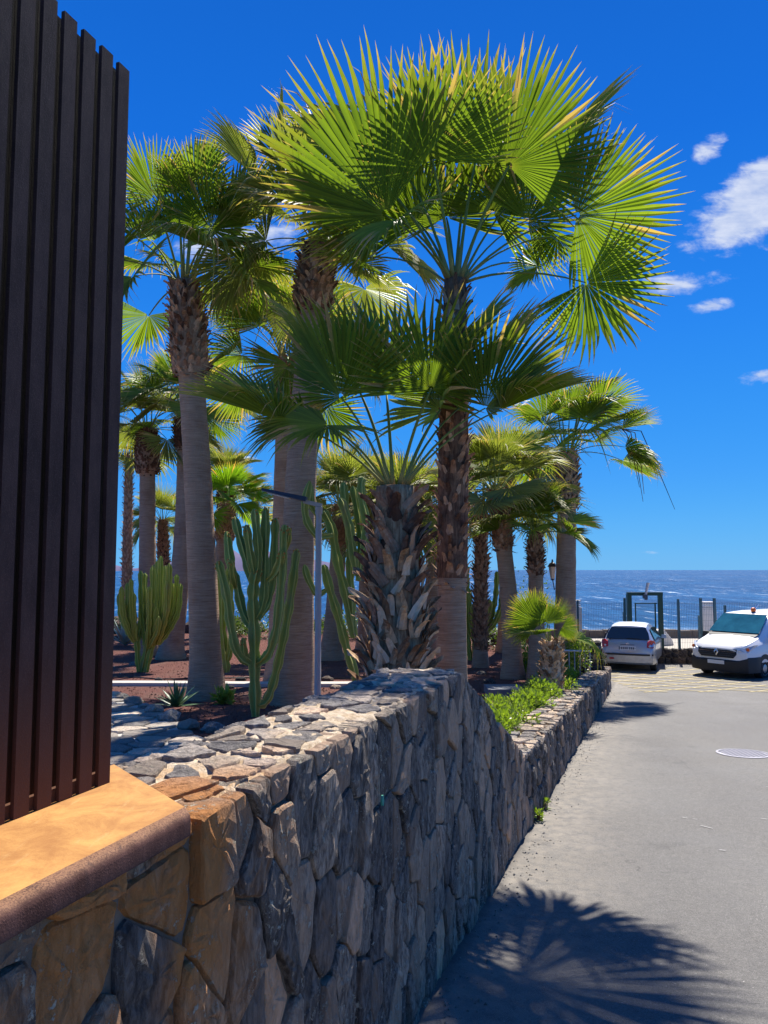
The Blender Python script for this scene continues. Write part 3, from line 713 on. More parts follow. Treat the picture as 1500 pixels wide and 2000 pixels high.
# ------------------------------------------------------------------ palms
def make_blade(seed, N=42, spread=104, fuse=0.46, droop=0.16, cup=0.25, rec=0.10, foldp=0.12):
    rs = random.Random(seed); b = MB(); b.seg = []; Sp = R(spread); da = 2 * Sp / N
    for i in range(N):
        a = -Sp + da * (i + 0.5) + rs.uniform(-0.2, 0.2) * da
        L = (1 - 0.16 * (abs(a) / Sp) ** 2) * rs.uniform(0.9, 1.06); rf = fuse * rs.uniform(0.9, 1.1) * (1 - 0.25 * (abs(a) / Sp) ** 2)
        ca, sa = math.cos(a), math.sin(a); dr = droop * rs.uniform(0.4, 1.8); bend = rs.uniform(-1, 1) * 0.05
        st = [0.03, rf * 0.5, rf, rf + (L - rf) * 0.35, rf + (L - rf) * 0.7, L]
        vs = []; aa = []
        fold = rs.random() < foldp
        for k, r in enumerate(st):
            w = math.tan(da / 2) * r * 1.02 if r <= rf else math.tan(da / 2) * rf * (1 - ((r - rf) / (L - rf)) ** 1.2) * 1.0
            q = max(0.0, r - rf)
            z = cup * r * abs(sa) - rec * (r * ca) ** 2 - dr * q * q * 2.2 - (0.9 * q * q if fold else 0)
            lat = bend * q * q * 4
            cx, cy = r * ca - lat * sa, r * sa + lat * ca
            if fold: cx *= 1 - 0.25 * q; cy *= 1 - 0.25 * q
            if k == len(st) - 1: vs.append((cx, cy, z)); aa.append(1.0)
            else:
                vs += [(cx + w * sa, cy - w * ca, z - 0.5 * w), (cx, cy, z + 0.6 * w), (cx - w * sa, cy + w * ca, z - 0.5 * w)]; aa += [max(0.001, r / L)] * 3
        fs = []
        for k in range(4):
            o = k * 3; fs += [(o, o + 3, o + 4, o + 1), (o + 1, o + 4, o + 5, o + 2)]
        fs += [(12, 15, 13), (13, 15, 14)]
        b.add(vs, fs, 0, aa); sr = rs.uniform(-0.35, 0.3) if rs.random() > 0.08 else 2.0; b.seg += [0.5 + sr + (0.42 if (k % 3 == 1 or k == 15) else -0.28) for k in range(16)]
        if rs.random() < 0.35:                               # thread hanging from the cleft between two segments
            p0 = Vector((rf * ca, rf * sa, cup * rf * abs(sa) - rec * (rf * ca) ** 2)); l = rs.uniform(0.1, 0.3)
            p1 = p0 + Vector((ca * l * 0.7, sa * l * 0.7, -l * 0.2)); p2 = p1 + Vector((ca * l * 0.3, sa * l * 0.3, -l * 0.5)); ww = Vector((-sa, ca, 0)) * 0.0035
            b.add([p0 - ww, p0 + ww, p1 + ww, p1 - ww, p2], [(0, 1, 2, 3), (3, 2, 4)], 0, [0.95] * 5); b.seg += [0.5] * 5
    return b
BLADES = {}
for key, m in (('g', M_LEAF), ('d', M_LEAFD), ('y', M_LEAFY)):
    BLADES[key] = [make_blade(11, 46, 100, 0.62, 0.10, 0.22, 0.06).mesh('blade', m), make_blade(12, 42, 108, 0.58, 0.2, 0.32, 0.12).mesh('blade', m),
                   make_blade(13, 44, 92, 0.62, 0.12, 0.42, 0.10).mesh('blade', m), make_blade(14, 40, 115, 0.55, 0.3, 0.18, 0.16).mesh('blade', m),
                   make_blade(15, 36, 70, 0.45, 0.1, 0.5, 0.05).mesh('blade', m), make_blade(16, 40, 104, 0.5, 0.5, 0.3, 0.2, 0.3).mesh('blade', m),
                   make_blade(17, 34, 118, 0.38, 0.28, 0.45, 0.08, 0.2).mesh('blade', m), make_blade(18, 48, 84, 0.66, 0.3, 0.1, 0.22, 0.25).mesh('blade', m)]
def boot_mesh(name, L, W, curl, m, seed):
    """a dead leaf stalk base: a tapering, dished strap that leaves the trunk upwards and curls outwards (x out, z up)"""
    rs = random.Random(seed); b = MB(); n = 5; vs = []; fs = []
    for i in range(n + 1):
        f = i / n; w = W * (1 - 0.45 * f) * (0.75 if i == n else 1); x = L * (0.10 * f + curl * f * f); z = L * (f * (1 - 0.35 * curl * f))
        for j in (-1, 0, 1):
            vs.append((x + (0.16 * w if j == 0 else 0) + rs.uniform(-0.05, 0.05) * W, j * w * 0.5, z + (rs.uniform(-0.12, 0.08) * L if i == n else 0)))
    for i in range(n):
        for j in range(2): a = i * 3 + j; fs.append((a, a + 1, a + 4, a + 3))
    k = len(vs); vs += [(x - 0.05 * W - 0.012 * L, y * 0.9, z - 0.02 * L) for x, y, z in vs]
    fs += [tuple(q + k for q in reversed(f)) for f in fs]
    for i in range(n):
        a = i * 3; fs += [(a, a + 3, a + 3 + k, a + k), (a + 2, a + 2 + k, a + 5 + k, a + 5)]
    fs.append((n * 3, n * 3 + 1, n * 3 + 1 + k, n * 3 + k)); fs.append((n * 3 + 1, n * 3 + 2, n * 3 + 2 + k, n * 3 + 1 + k))
    return b.add(vs, fs)
def orient(x, z):
    z = z.normalized(); x = (x - z * x.dot(z)).normalized(); y = z.cross(x)
    return Matrix((x, y, z)).transposed()
def palm(label, base, top, r0, r1, boots=None, fronds=12, blade=1.1, pet=1.1, key='g', seed=0, spec=(), name='palm_tree', bend=0.0,
         bootsize=(0.2, 0.09, 0.3), each=False, bootmat=None, maxpol=105, minpol=8, group='fan palms in the garden', flare=1.45, lean=0.4, redtop=2.0):
    rs = random.Random(seed); base = Vector(base); top = Vector(top); H = (top - base).length
    root = thing(name, label, 'palm tree', group, base)
    up = top - base
    def axis(f):
        return up * f + Vector((bend * math.sin(f * math.pi), 0, 0))
    bl, bh, br = boots if boots else (1.0, 1.0, r1)           # fraction of height where old leaf bases start, end; radius there
    pts = []; rad = []; n = max(14, int(H / 0.12))
    for i in range(n + 1):
        f = i / n; pts.append(axis(f) - (Vector((0, 0, 0.15)) if i == 0 else Vector()))
        r = r0 + (r1 - r0) * f; r += r0 * (flare - 1) * math.exp(-f * H / 0.32) + 0.010 * mnoise.noise(Vector((f * H * 4, seed, 0)))
        if boots and f > bl: r = max(0.05, br * (0.86 - 0.42 * max(0, (f - bl) / (1 - bl + 1e-6) - 0.45)))
        rad.append(r)
    b = MB(); b.tube(pts, rad, 18); b.a = []
    b.a = [0.0] * len(b.v)
    tr = b.build('trunk', [M_TRUNK, bootmat or M_BOOTR], root, smooth=True)
    if boots:
        mi = [0] * len(tr.data.polygons)
        for k, p in enumerate(tr.data.polygons):
            if p.center.z > bl * up.z + 0.02: mi[k] = 1
        tr.data.polygons.foreach_set('material_index', mi)
        L, W, curl = bootsize; bm_ = bootmat or M_BOOTR
        meshes = [boot_mesh('leaf_base', L * rs.uniform(0.8, 1.25), W * rs.uniform(0.8, 1.2), curl * rs.uniform(0.4, 1.6), bm_, seed * 10 + k) for k in range(6)]
        hb = (bh - bl) * up.length; nb = int(2 * math.pi * br * hb / (W * L * 0.42)); nb = min(nb, 284 if each else 420)
        shared = [m.mesh('leaf_base', bm_) for m in meshes] if each else None; J = MB(); red = [m.mesh('leaf_base', M_BOOTR) for m in meshes] if redtop < 1 else shared
        for k in range(nb):
            f = bl + (bh - bl) * k / nb; a = k * 2.39996 + rs.uniform(-0.2, 0.2)
            taper = 1.0 - 0.5 * max(0, (f - bl) / (1 - bl + 1e-6) - 0.5)
            c = axis(min(bh, f)) + Vector((0, 0, rs.uniform(-0.55, 0.3) * L)); out = Vector((math.cos(a), math.sin(a), 0))
            tilt = rs.uniform(-0.15, 0.25)
            X = out; Z = Vector((0, 0, 1)) + out * tilt + Vector((-out.y, out.x, 0)) * rs.uniform(-lean, lean)
            Mx = orient(X, Z).to_4x4() @ Matrix.Diagonal((1, 1, 1, 1)) ; sc = rs.uniform(0.8, 1.2)
            Mx = Matrix.Translation(c + out * br * (0.80 + (0.14 * math.sin(math.pi * min(1, max(0, (f - bl) / (bh - bl) * 1.1))) if lean > 0.5 else 0)) * taper) @ Mx @ Matrix.Scale(sc, 4)
            if each: link('leaf_base', (red if f + rs.uniform(-0.2, 0.2) > redtop else shared)[k % 6], root, Mx)
            else:
                m_ = meshes[k % 6]; J.add([Mx @ Vector(v) for v in m_.v], m_.f)
        if 0.3 < bl < 0.95:
            for k in range(16):
                a = k * 0.3927 + rs.uniform(-0.15, 0.15); out = Vector((math.cos(a), math.sin(a), 0))
                Mx = Matrix.Translation(axis(bl) + out * r1 * 0.9 + Vector((0, 0, rs.uniform(-0.08, 0.12)))) @ orient(Vector((0, 0, 1)) + out * 0.3, out * rs.uniform(0.35, 1.0) - Vector((0, 0, rs.uniform(0.3, 1.0))) + Vector((-out.y, out.x, 0)) * rs.uniform(-0.5, 0.5)).to_4x4() @ Matrix.Scale(rs.uniform(0.6, 1.0), 4)
                if each: link('leaf_base', shared[k % 6], root, Mx)
                else: J.add([Mx @ Vector(v) for v in meshes[k % 6].v], meshes[k % 6].f)
        if not each: o = J.build('leaf_bases', bm_, root); o['kind'] = 'stuff'
    # living fronds
    crown = axis(1.0); fr = []
    for (hu, hv, hy, tu, tv, ty, kind) in spec:              # stalk end and blade tip as seen, with their own depths
        Hh = at(hu, hv, top.y + hy) - base; T = at(tu, tv, top.y + ty) - base; fr.append((Hh, T, kind))
    na = rs.uniform(0, 6)
    for k in range(fronds):
        f = (k + 0.5) / max(1, fronds); pol = R(minpol + (maxpol - minpol) * f ** 0.85 + rs.uniform(-8, 8)); az = na + k * 2.39996 + rs.uniform(-0.25, 0.25)
        pl_ = pet * (0.65 + 0.45 * f) * rs.uniform(0.88, 1.12)
        d = Vector((math.sin(pol) * math.cos(az), math.sin(pol) * math.sin(az), math.cos(pol)))
        Hh = crown + d * pl_ - Vector((0, 0, 0.10 * pl_ * math.sin(pol))); p2 = pol + R(rs.uniform(8, 32)) * (0.4 + f)
        d2 = Vector((math.sin(p2) * math.cos(az), math.sin(p2) * math.sin(az), math.cos(p2)))
        fr.append((Hh, Hh + d2 * blade * rs.uniform(0.85, 1.1), rs.choice([0, 1, 2, 3, 5, 6, 7]) if f > 0.15 else 4))
    for (Hh, T, kind) in fr:
        out = (Hh - crown); flat = Vector((out.x, out.y, 0)); L = out.length
        s0 = crown + flat.normalized() * min(r1 * 0.5, 0.12) - Vector((0, 0, 0.05)) if flat.length > 1e-3 else crown
        mid = (s0 + Hh) / 2 + Vector((0, 0, 0.09 * flat.length)) - flat * 0.04
        pts = []
        for i in range(8):
            t = i / 7; pts.append(s0 * (1 - t) ** 2 + (mid * 2 - (s0 + Hh) / 2) * (2 * t * (1 - t)) + Hh * t * t)
        sc = max(0.5, min(1.0, L / 1.0)); b = MB(); b.tube(pts, [0.034 * sc, 0.026 * sc, 0.021 * sc, 0.019 * sc, 0.018 * sc, 0.017 * sc, 0.015 * sc, 0.010 * sc], 6, flat=0.6)
        po = b.build('frond_stalk', M_PET, root, smooth=True)
        A = T - Hh; Lb = A.length; A.normalize()
        nh = (crown + Vector((0, 0, 0.9)) - Hh) + Vector((0, 0, 0.8))
        if kind >= 10: nh = Vector((0.15, 1, 0.35)); kind -= 10     # a fan seen broadside, its underside towards the road
        nrm = nh - A * nh.dot(A)
        if nrm.length < 0.15: nrm = Vector((0, -0.4, 1)) - A * A.dot(Vector((0, -0.4, 1)))
        nrm.normalize(); nrm = Matrix.Rotation(rs.uniform(-0.35, 0.35), 3, A) @ nrm
        if abs(A.dot(nrm)) > 0.99: nrm = A.orthogonal()
        Mx = Matrix.Translation(Hh) @ orient(A, nrm).to_4x4() @ Matrix.Scale(Lb, 4)
        # orient() keeps z exact and x as near to A as it can
        link('blade', BLADES[key][kind % 8], po, Mx)
    return root

P1t = at(772, 950, 8.2)
palm('big stout palm in the centre, trunk wrapped in long curling grey leaf bases', (P1t.x + 0.02, 8.2, z_gard(8.2)), P1t, 0.30, 0.16, (0.02, 0.93, 0.335), 0, 1.25, 1.0, 'g', 41,
     [(666, 775, -0.5, 575, 566, -0.8, 0), (545, 822, -0.3, 335, 738, -0.7, 2), (842, 760, -0.75, 880, 556, -1.0, 1), (948, 797, -0.45, 1110, 640, -0.7, 2),
      (600, 815, 0.4, 470, 880, 0.6, 1), (755, 770, 0.3, 740, 560, 0.5, 0), (905, 790, 0.5, 1040, 610, 0.9, 0), (700, 760, 0.6, 560, 600, 1.0, 2), (980, 800, 0.0, 1165, 720, -0.2, 2),
      (640, 830, -0.5, 520, 850, -1.0, 3), (860, 800, 0.2, 960, 570, 0.4, 1)],
     bootsize=(0.28, 0.11, 0.34), each=True, bootmat=M_BOOTG, lean=0.8, redtop=0.62, maxpol=80, minpol=30, flare=1.15)
P2t = at(889, 548, 9.0); P2b = at(880, 1420, 9.0)
palm('tallest palm with the widest crown, brown leaf bases above a bare pale lower trunk', (P2b.x, 9.0, z_gard(9.0)), P2t, 0.19, 0.13, (0.33, 0.985, 0.215), 0, 1.35, 1.45, 'g', 42,
     [(844, 312, -0.7, 838, 80, -1.0, 10), (994, 324, -0.6, 1128, 112, -0.9, 10), (1126, 420, -0.3, 1345, 388, -0.5, 10), (1144, 552, -0.2, 1262, 676, -0.4, 13),
      (754, 420, -0.5, 496, 218, -0.8, 2), (1088, 462, 0.5, 1072, 524, 0.9, 13), (1050, 520, 0.9, 975, 552, 1.3, 1), (700, 505, 0.7, 600, 480, 1.0, 3),
      (790, 335, 0.8, 672, 150, 1.2, 1), (930, 310, 0.7, 960, 86, 1.0, 10), (740, 350, 0.3, 590, 215, 0.5, 12), (1040, 360, 0.8, 1170, 200, 1.2, 2), (780, 430, -0.8, 700, 470, -1.3, 3),
      (872, 425, 1.0, 846, 265, 1.5, 15), (962, 412, 0.9, 1008, 268, 1.3, 16), (815, 432, 0.6, 705, 335, 0.9, 17), (1030, 430, 0.4, 1120, 335, 0.7, 11), (905, 400, 1.2, 930, 300, 1.9, 12)],
     bootsize=(0.16, 0.085, 0.35), each=True, maxpol=70, minpol=12)
b3 = on_garden(404, 1366)
palm('palm with a pineapple-shaped leaf-base head and crown touching the fence', b3, at(360, 552, b3.y - 0.1), 0.265, 0.205, (0.775, 0.985, 0.37), 15, 1.25, 1.35, 'g', 43,
     [(300, 385, -0.6, 262, 265, -0.9, 2), (345, 370, -0.8, 330, 300, -1.5, 4), (385, 380, -0.5, 415, 270, -0.8, 1), (440, 425, -0.2, 520, 395, -0.5, 3), (380, 350, 0.6, 360, 265, 0.9, 0), (455, 450, 0.3, 545, 320, 0.5, 0)],
     bootsize=(0.17, 0.10, 0.35), each=True, maxpol=98, bend=0.05)
b4 = on_garden(576, 1376)
palm('palm with a tall pineapple-shaped head rising behind the stout central palm', b4, at(624, 474, b4.y + 0.3), 0.30, 0.20, (0.845, 0.985, 0.365), 15, 1.25, 1.3, 'd', 44,
     [(560, 330, -0.4, 470, 240, -0.6, 2), (540, 300, 0.2, 560, 195, 0.4, 0), (500, 350, 0.4, 410, 250, 0.6, 1), (640, 300, 0.3, 640, 190, 0.6, 0), (520, 470, -0.2, 440, 560, -0.4, 3), (690, 520, 0.0, 780, 560, 0.0, 1)],
     bootsize=(0.17, 0.10, 0.3), each=True, maxpol=115, bend=-0.1)
p5 = on_garden(546, 1335)
palm('dark palm trunk directly behind the tallest candelabra cactus', p5, at(562, 700, p5.y), 0.27, 0.21, (0.88, 0.985, 0.33), 16, 1.2, 1.3, 'g', 45,
     [(500, 570, -0.4, 488, 488, -0.7, 10), (455, 608, 0.0, 408, 560, 0.0, 12), (470, 640, 0.3, 430, 600, 0.5, 15), (640, 600, 0.2, 690, 540, 0.3, 10), (540, 590, 0.5, 530, 500, 0.8, 16), (620, 640, -0.3, 700, 640, -0.5, 15)], bootsize=(0.16, 0.1, 0.3), maxpol=118)
p6 = on_garden(333, 1287)
palm('leaning-footed palm trunk between the sunny cactus and the pineapple-headed palm', p6, at(362, 796, p6.y), 0.33, 0.26, (0.83, 0.985, 0.40), 22, 1.35, 1.5, 'g', 46, (), bootsize=(0.2, 0.12, 0.3), maxpol=100, bend=0.18, flare=1.6)
def far_palm(label, u0, v0, u1, v1, Y, w, boots, key, seed, n=20, blade=1.2, pet=1.2, each=False, maxpol=110, spec=(), bs=(0.18, 0.1, 0.3), bend=0.0, **kw):
    t = at(u1, v1, Y); bz = at(u0, v0, Y); bz = Vector((bz.x, Y, z_gard(Y)))
    return palm(label, bz, t, w, w * 0.8, boots, n, blade, pet, key, seed, spec, bootsize=bs, maxpol=maxpol, bend=bend, each=each, **kw)
far_palm('smooth palm rising behind the sunny cactus, closest to the fence edge', 288, 1280, 288, 838, 25.0, 0.30, (0.80, 0.985, 0.47), 'd', 47, 20, 1.4, 1.6)
far_palm('thin rough-barked palm half hidden by the fence edge', 246, 1240, 252, 886, 31.0, 0.22, (0.05, 0.985, 0.23), 'd', 48, 22, 1.0, 0.9)
far_palm('bright small palm behind the tops of the tallest cactus', 424, 1245, 444, 985, 28.0, 0.36, (0.75, 0.985, 0.42), 'y', 49, 20, 1.2, 1.1, spec=((480, 955, -0.3, 520, 935, -0.5, 0), (500, 965, -0.4, 540, 985, -0.8, 1), (470, 945, 0, 490, 925, 0, 2)))
far_palm('distant dull palm crown showing above the bright small palm', 436, 1240, 440, 935, 33.0, 0.3, (0.8, 0.985, 0.4), 'd', 50, 22, 1.2, 1.0)
far_palm('distant palm behind the leaning cactus beside the street lamp', 645, 1285, 668, 985, 23.5, 0.28, (0.72, 0.985, 0.30), 'd', 51, 24, 1.3, 1.5, flare=1.8)
far_palm('yellowish palm between the stout palm and the tallest palm', 800, 1270, 806, 1010, 22.0, 0.25, (0.6, 0.985, 0.28), 'd', 52, 22, 1.25, 1.4)
far_palm('rough narrow palm just right of the tallest trunk', 938, 1280, 940, 985, 21.0, 0.19, (0.1, 0.985, 0.22), 'd', 53, 20, 1.2, 1.3)
far_palm('far pale palm crown framed by the stalks of the stout palm', 712, 1270, 716, 985, 27.0, 0.26, (0.7, 0.985, 0.3), 'd', 61, 26, 1.35, 1.5)
far_palm('far palm showing between the stout palm and tallest trunk, lower crown', 846, 1270, 842, 1000, 26.0, 0.24, (0.7, 0.985, 0.3), 'd', 62, 24, 1.2, 1.2)
far_palm('low far palm between the leaning-footed palm and the thick grey trunk', 322, 1240, 318, 1015, 34.0, 0.24, (0.6, 0.985, 0.28), 'd', 63, 20, 1.1, 1.0)
far_palm('far palm crown between the rough narrow palm and roadside palms', 985, 1270, 992, 930, 26.0, 0.24, (0.8, 0.985, 0.32), 'd', 64, 26, 1.3, 1.5)
p13 = on_garden(1001, 1326)
far_palm('smooth palm with a frayed bark collar left of the three roadside palms', 1002, 1326, 968, 962, p13.y, 0.215, (0.70, 0.985, 0.25), 'd', 54, 22, 1.05, 1.15, maxpol=112, bend=0.08)
far_palm('short middle palm of the three roadside palms, scaly brown neck', 1050, 1338, 1045, 1042, 16.8, 0.19, (0.72, 0.985, 0.205), 'g', 55, 16, 0.85, 0.85, each=True, maxpol=92, bs=(0.12, 0.075, 0.4))
far_palm('smooth roadside palm with windswept crown standing against open sea', 1103, 1300, 1108, 884, 20.4, 0.295, (0.74, 0.985, 0.36), 'g', 56, 17, 1.3, 1.45, maxpol=92,
         spec=((1215, 838, 0, 1290, 818, 0, 2), (1170, 800, -0.4, 1255, 760, -0.6, 1), (1135, 785, 0.3, 1200, 728, 0.5, 0), (1085, 780, 0, 1070, 740, 0, 2), (1140, 800, -0.6, 1180, 770, -1.2, 1)))
p16 = at(1077, 1310, 13.2); p16.z = z_gard(13.2)
palm('young low palm with bright yellow-green fans behind the wall hedge', p16, at(1078, 1252, 13.2), 0.21, 0.12, (0.02, 0.95, 0.22), 2, 0.72, 0.5, 'g', 57,
     [(1052, 1218, -0.15, 988, 1186, -0.3, 12), (1068, 1214, -0.1, 1052, 1168, -0.1, 10), (1082, 1212, 0.0, 1108, 1168, 0.0, 14), (1098, 1225, -0.1, 1132, 1246, -0.2, 12), (1045, 1208, 0.3, 1000, 1160, 0.4, 10), (1072, 1218, 0.2, 1078, 1178, 0.3, 14)], bootsize=(0.12, 0.08, 0.3), each=True, bootmat=M_BOOTG, minpol=50, maxpol=85, flare=1.5)
# long bare flower stalks hanging from the windswept palm crown
fs_root = thing('flower_stalks', 'long bare dark flower stalks hanging from the windswept palm crown against sky', 'flower stalks', None, at(1215, 838, 20.4))
org = at(1215, 838, 20.4)
for (u1, v1, u2, v2, u3, v3) in [(1232, 845, 1243, 900, 1256, 980), (1240, 845, 1252, 910, 1258, 965), (1224, 848, 1236, 890, 1249, 952), (1252, 842, 1278, 900, 1318, 995)]:
    b = MB(); q = [at(1215, 838, 20.4) - org, at(u1, v1, 20.4) - org, at(u2, v2, 20.35) - org, at((u2 + u3) / 2, (v2 + v3) / 2, 20.3) - org, at(u3, v3, 20.3) - org]
    b.tube(q, [0.016, 0.014, 0.012, 0.010, 0.006], 5); b.build('stalk', M_BOOTR, fs_root, smooth=True)

# ------------------------------------------------------------------ candelabra cacti
def smooth_path(pts, n):
    out = []; m = len(pts) - 1
    for i in range(n + 1):
        t = i / n * m; k = min(int(t), m - 1); f = t - k
        p0 = pts[max(k - 1, 0)]; p1 = pts[k]; p2 = pts[k + 1]; p3 = pts[min(k + 2, m)]
        out.append(0.5 * ((2 * p1) + (p2 - p0) * f + (2 * p0 - 5 * p1 + 4 * p2 - p3) * f * f + (3 * p1 - p0 - 3 * p2 + p3) * f ** 3))
    return out
RIB = []; RA = []
for k in range(20):
    q = abs(((k * 5 / 20) % 1) - 0.5) * 2; RIB.append(0.58 + 0.5 * q ** 1.3); RA.append(0.02 + q ** 2 * 0.95)
def cactus(label, base, branches, material, scale_px, name='candelabra_cactus', flowers=0, group='candelabra cacti'):
    root = thing(name, label, 'cactus', group, base); base = Vector(base)
    for (pix, w, dy) in branches:
        pts = [at(u, v, base.y + dy * (i / (len(pix) - 1)) ** 0.7) - base for i, (u, v) in enumerate(pix)]
        Lm = sum((pts[i + 1] - pts[i]).length for i in range(len(pts) - 1)); n = max(12, int(Lm / 0.05))
        P = smooth_path(pts, n); r = w / 2 * base.y / FPX; rad = []; ph = random.uniform(0, 6); seg = random.uniform(0.28, 0.42)
        for i in range(n + 1):
            d = i / n * Lm; e = (n - i) / n * Lm
            k = 1 + 0.14 * math.sin(2 * math.pi * d / seg + ph) + 0.05 * math.sin(d * 40 + ph)
            k *= min(1.0, 0.30 + 0.85 * (e / (r * 1.8))) if e < r * 1.8 else 1.0
            k *= 0.72 + 0.28 * min(1, d / 0.25)
            rad.append(r * k)
        b = MB(); b.tube(P, rad, 20, prof=RIB, ats=RA)
        br = b.build('branch', material, root, smooth=True, sharp=60)
        if flowers and random.random() < flowers:
            fl = MB()
            for q in range(9):
                a = random.uniform(0, 6.28); c = P[-1] + Vector((math.cos(a) * r * 0.8, math.sin(a) * r * 0.8, random.uniform(-0.12, 0.0)))
                fl.lathe([(0.004, -0.014), (0.014, 0), (0.003, 0.014)], c, 6)
            fl.build('flower_cluster', M_FRUIT, br)['kind'] = 'stuff'
    return root
def Z8(l): return [(400 + 0.26 * x, 900 + 0.26 * y) for x, y in l]
cb = on_garden(499, 1400)
cactus('tallest green candelabra cactus standing right behind the wall top', cb, [
    (Z8([(380, 1930), (372, 1600), (370, 1300), (360, 1050), (370, 900), (395, 800)]), 22, 0.0),
    (Z8([(395, 830), (400, 700), (390, 560), (372, 360)]), 17, -0.05),
    (Z8([(400, 1840), (465, 1790), (525, 1620), (590, 1320), (645, 1000), (690, 660)]), 17, 0.25),
    (Z8([(390, 1530), (480, 1450), (540, 1250), (575, 900), (600, 480)]), 17, -0.2),
    (Z8([(360, 1530), (250, 1440), (195, 1220), (165, 1000), (105, 750)]), 17, -0.25),
    (Z8([(360, 1270), (285, 1130), (240, 930), (195, 780), (165, 530)]), 17, 0.2),
    (Z8([(345, 1520), (300, 1450), (290, 1400), (288, 1330)]), 15, -0.15),
    (Z8([(362, 950), (310, 760), (255, 560), (222, 420)]), 16, 0.1),
    (Z8([(375, 880), (335, 660), (310, 480)]), 15, -0.15),
    (Z8([(385, 1180), (435, 1050), (448, 760), (455, 350)]), 17, 0.1),
    (Z8([(400, 1190), (470, 1060), (505, 900), (520, 700), (530, 430)]), 16, 0.3),
    (Z8([(480, 890), (530, 840), (562, 760), (572, 670)]), 17, -0.3),
    (Z8([(590, 700), (620, 600), (632, 500)]), 13, -0.2),
    (Z8([(230, 950), (205, 870), (195, 740)]), 14, -0.35)], M_CACT, 1, flowers=0.8)
cb2 = on_garden(440, 1318)
cactus('slender cactus half hidden behind the pineapple-headed palm trunk', cb2, [
    (Z8([(165, 1590), (150, 1450), (128, 1250), (125, 1000), (110, 760)]), 15, 0.0), (Z8([(170, 1500), (205, 1300), (190, 1050), (180, 800)]), 13, -0.2),
    (Z8([(150, 1450), (110, 1300), (95, 1000), (90, 850)]), 12, 0.2)], M_CACTY, 1)
def Z4(l): return [(220 + 0.24 * x, 980 + 0.24 * y) for x, y in l]
cl_ = on_garden(277, 1313); br = []
stems = {0: [(215, 1395), (205, 1250), (195, 1100)], 1: [(270, 1395), (300, 1250), (340, 1120)], 2: [(230, 1395), (260, 1260), (280, 1150)]}
for k, pts in stems.items(): br.append((Z4(pts), 11, 0.0))
for i, (x, y, k) in enumerate([(70, 690, 0), (55, 740, 0), (110, 790, 0), (150, 630, 0), (172, 745, 0), (120, 660, 0), (230, 890, 0), (228, 560, 2), (262, 580, 2), (290, 915, 2), (300, 690, 2), (325, 705, 2), (342, 510, 2), (325, 520, 2), (358, 860, 1), (392, 440, 1), (402, 560, 1), (375, 575, 1), (462, 500, 1), (468, 585, 1), (522, 590, 1), (552, 665, 1), (492, 665, 1), (375, 935, 2), (320, 800, 2), (430, 520, 1), (445, 640, 1), (260, 660, 0), (85, 820, 0), (365, 480, 2)]):
    s_ = stems[k][-1]; dx = x - s_[0]; sx = s_[0] + dx * 0.15; h = s_[1] - y
    br.append((Z4([(sx, s_[1] + 40), (s_[0] + dx * 0.55, s_[1] - h * 0.15), (s_[0] + dx * 0.92, s_[1] - h * 0.5), (x, y)]), 9.5, random.uniform(-0.7, 0.7)))
cactus('sunny bushy many-armed cactus next to the fence edge', cl_, br, M_CACTY, 1)
cr = Vector((at(694, 1326, 10.8).x + 0.05, 10.8, z_gard(10.8)))
cactus('leaning cactus with long straight arms between street lamp and stout palm', cr, [
    ([(702, 1405), (694, 1326)] + Z8([(1060, 1400), (1000, 1170), (935, 960), (890, 780)]), 17, 0.0), (Z8([(1120, 1330), (1060, 1020), (995, 760), (945, 500), (880, 380)]), 19, 0.15),
    (Z8([(1110, 1250), (1090, 900), (1090, 600), (1055, 380), (1040, 160)]), 17, 0.3), (Z8([(1140, 860), (1110, 680), (1080, 480), (1015, 280)]), 17, 0.1),
    (Z8([(1150, 900), (1170, 640), (1150, 430), (1110, 190)]), 16, 0.35), (Z8([(960, 560), (850, 560), (780, 470), (755, 350), (790, 150)]), 15, -0.2),
    (Z8([(930, 960), (850, 1000), (785, 900), (748, 780)]), 13, -0.15), (Z8([(860, 420), (800, 330), (790, 160)]), 14, 0.0), (Z8([(1180, 700), (1210, 500), (1170, 250), (1180, 120)]), 17, 0.3)], M_CACT, 1)
def Z44(l): return [(620 + 0.2533 * x, 850 + 0.2533 * y) for x, y in l]
cq = on_garden(926, 1290); br = [(Z44([(1215, 1745), (1215, 1600), (1200, 1480)]), 12, 0), (Z44([(1180, 1745), (1160, 1600), (1170, 1450)]), 11, 0.2)]
for (x, y) in [(1250, 940), (1382, 1050), (1440, 1130), (1352, 1290), (1405, 1340), (1292, 1220), (1330, 1270), (1170, 1180), (1255, 1250), (1200, 1300), (1420, 1250), (1150, 1000), (1300, 1380), (1375, 1420)]:
    br.append((Z44([(1195, 1560), (1195 + (x - 1195) * 0.6, 1480), (1195 + (x - 1195) * 0.93, 1480 - (1480 - y) * 0.5), (x, y)]), 10, random.uniform(-0.5, 0.5)))
cactus('branching cactus behind the tallest trunk, right of its bare foot', cq, br, M_CACTY, 1)

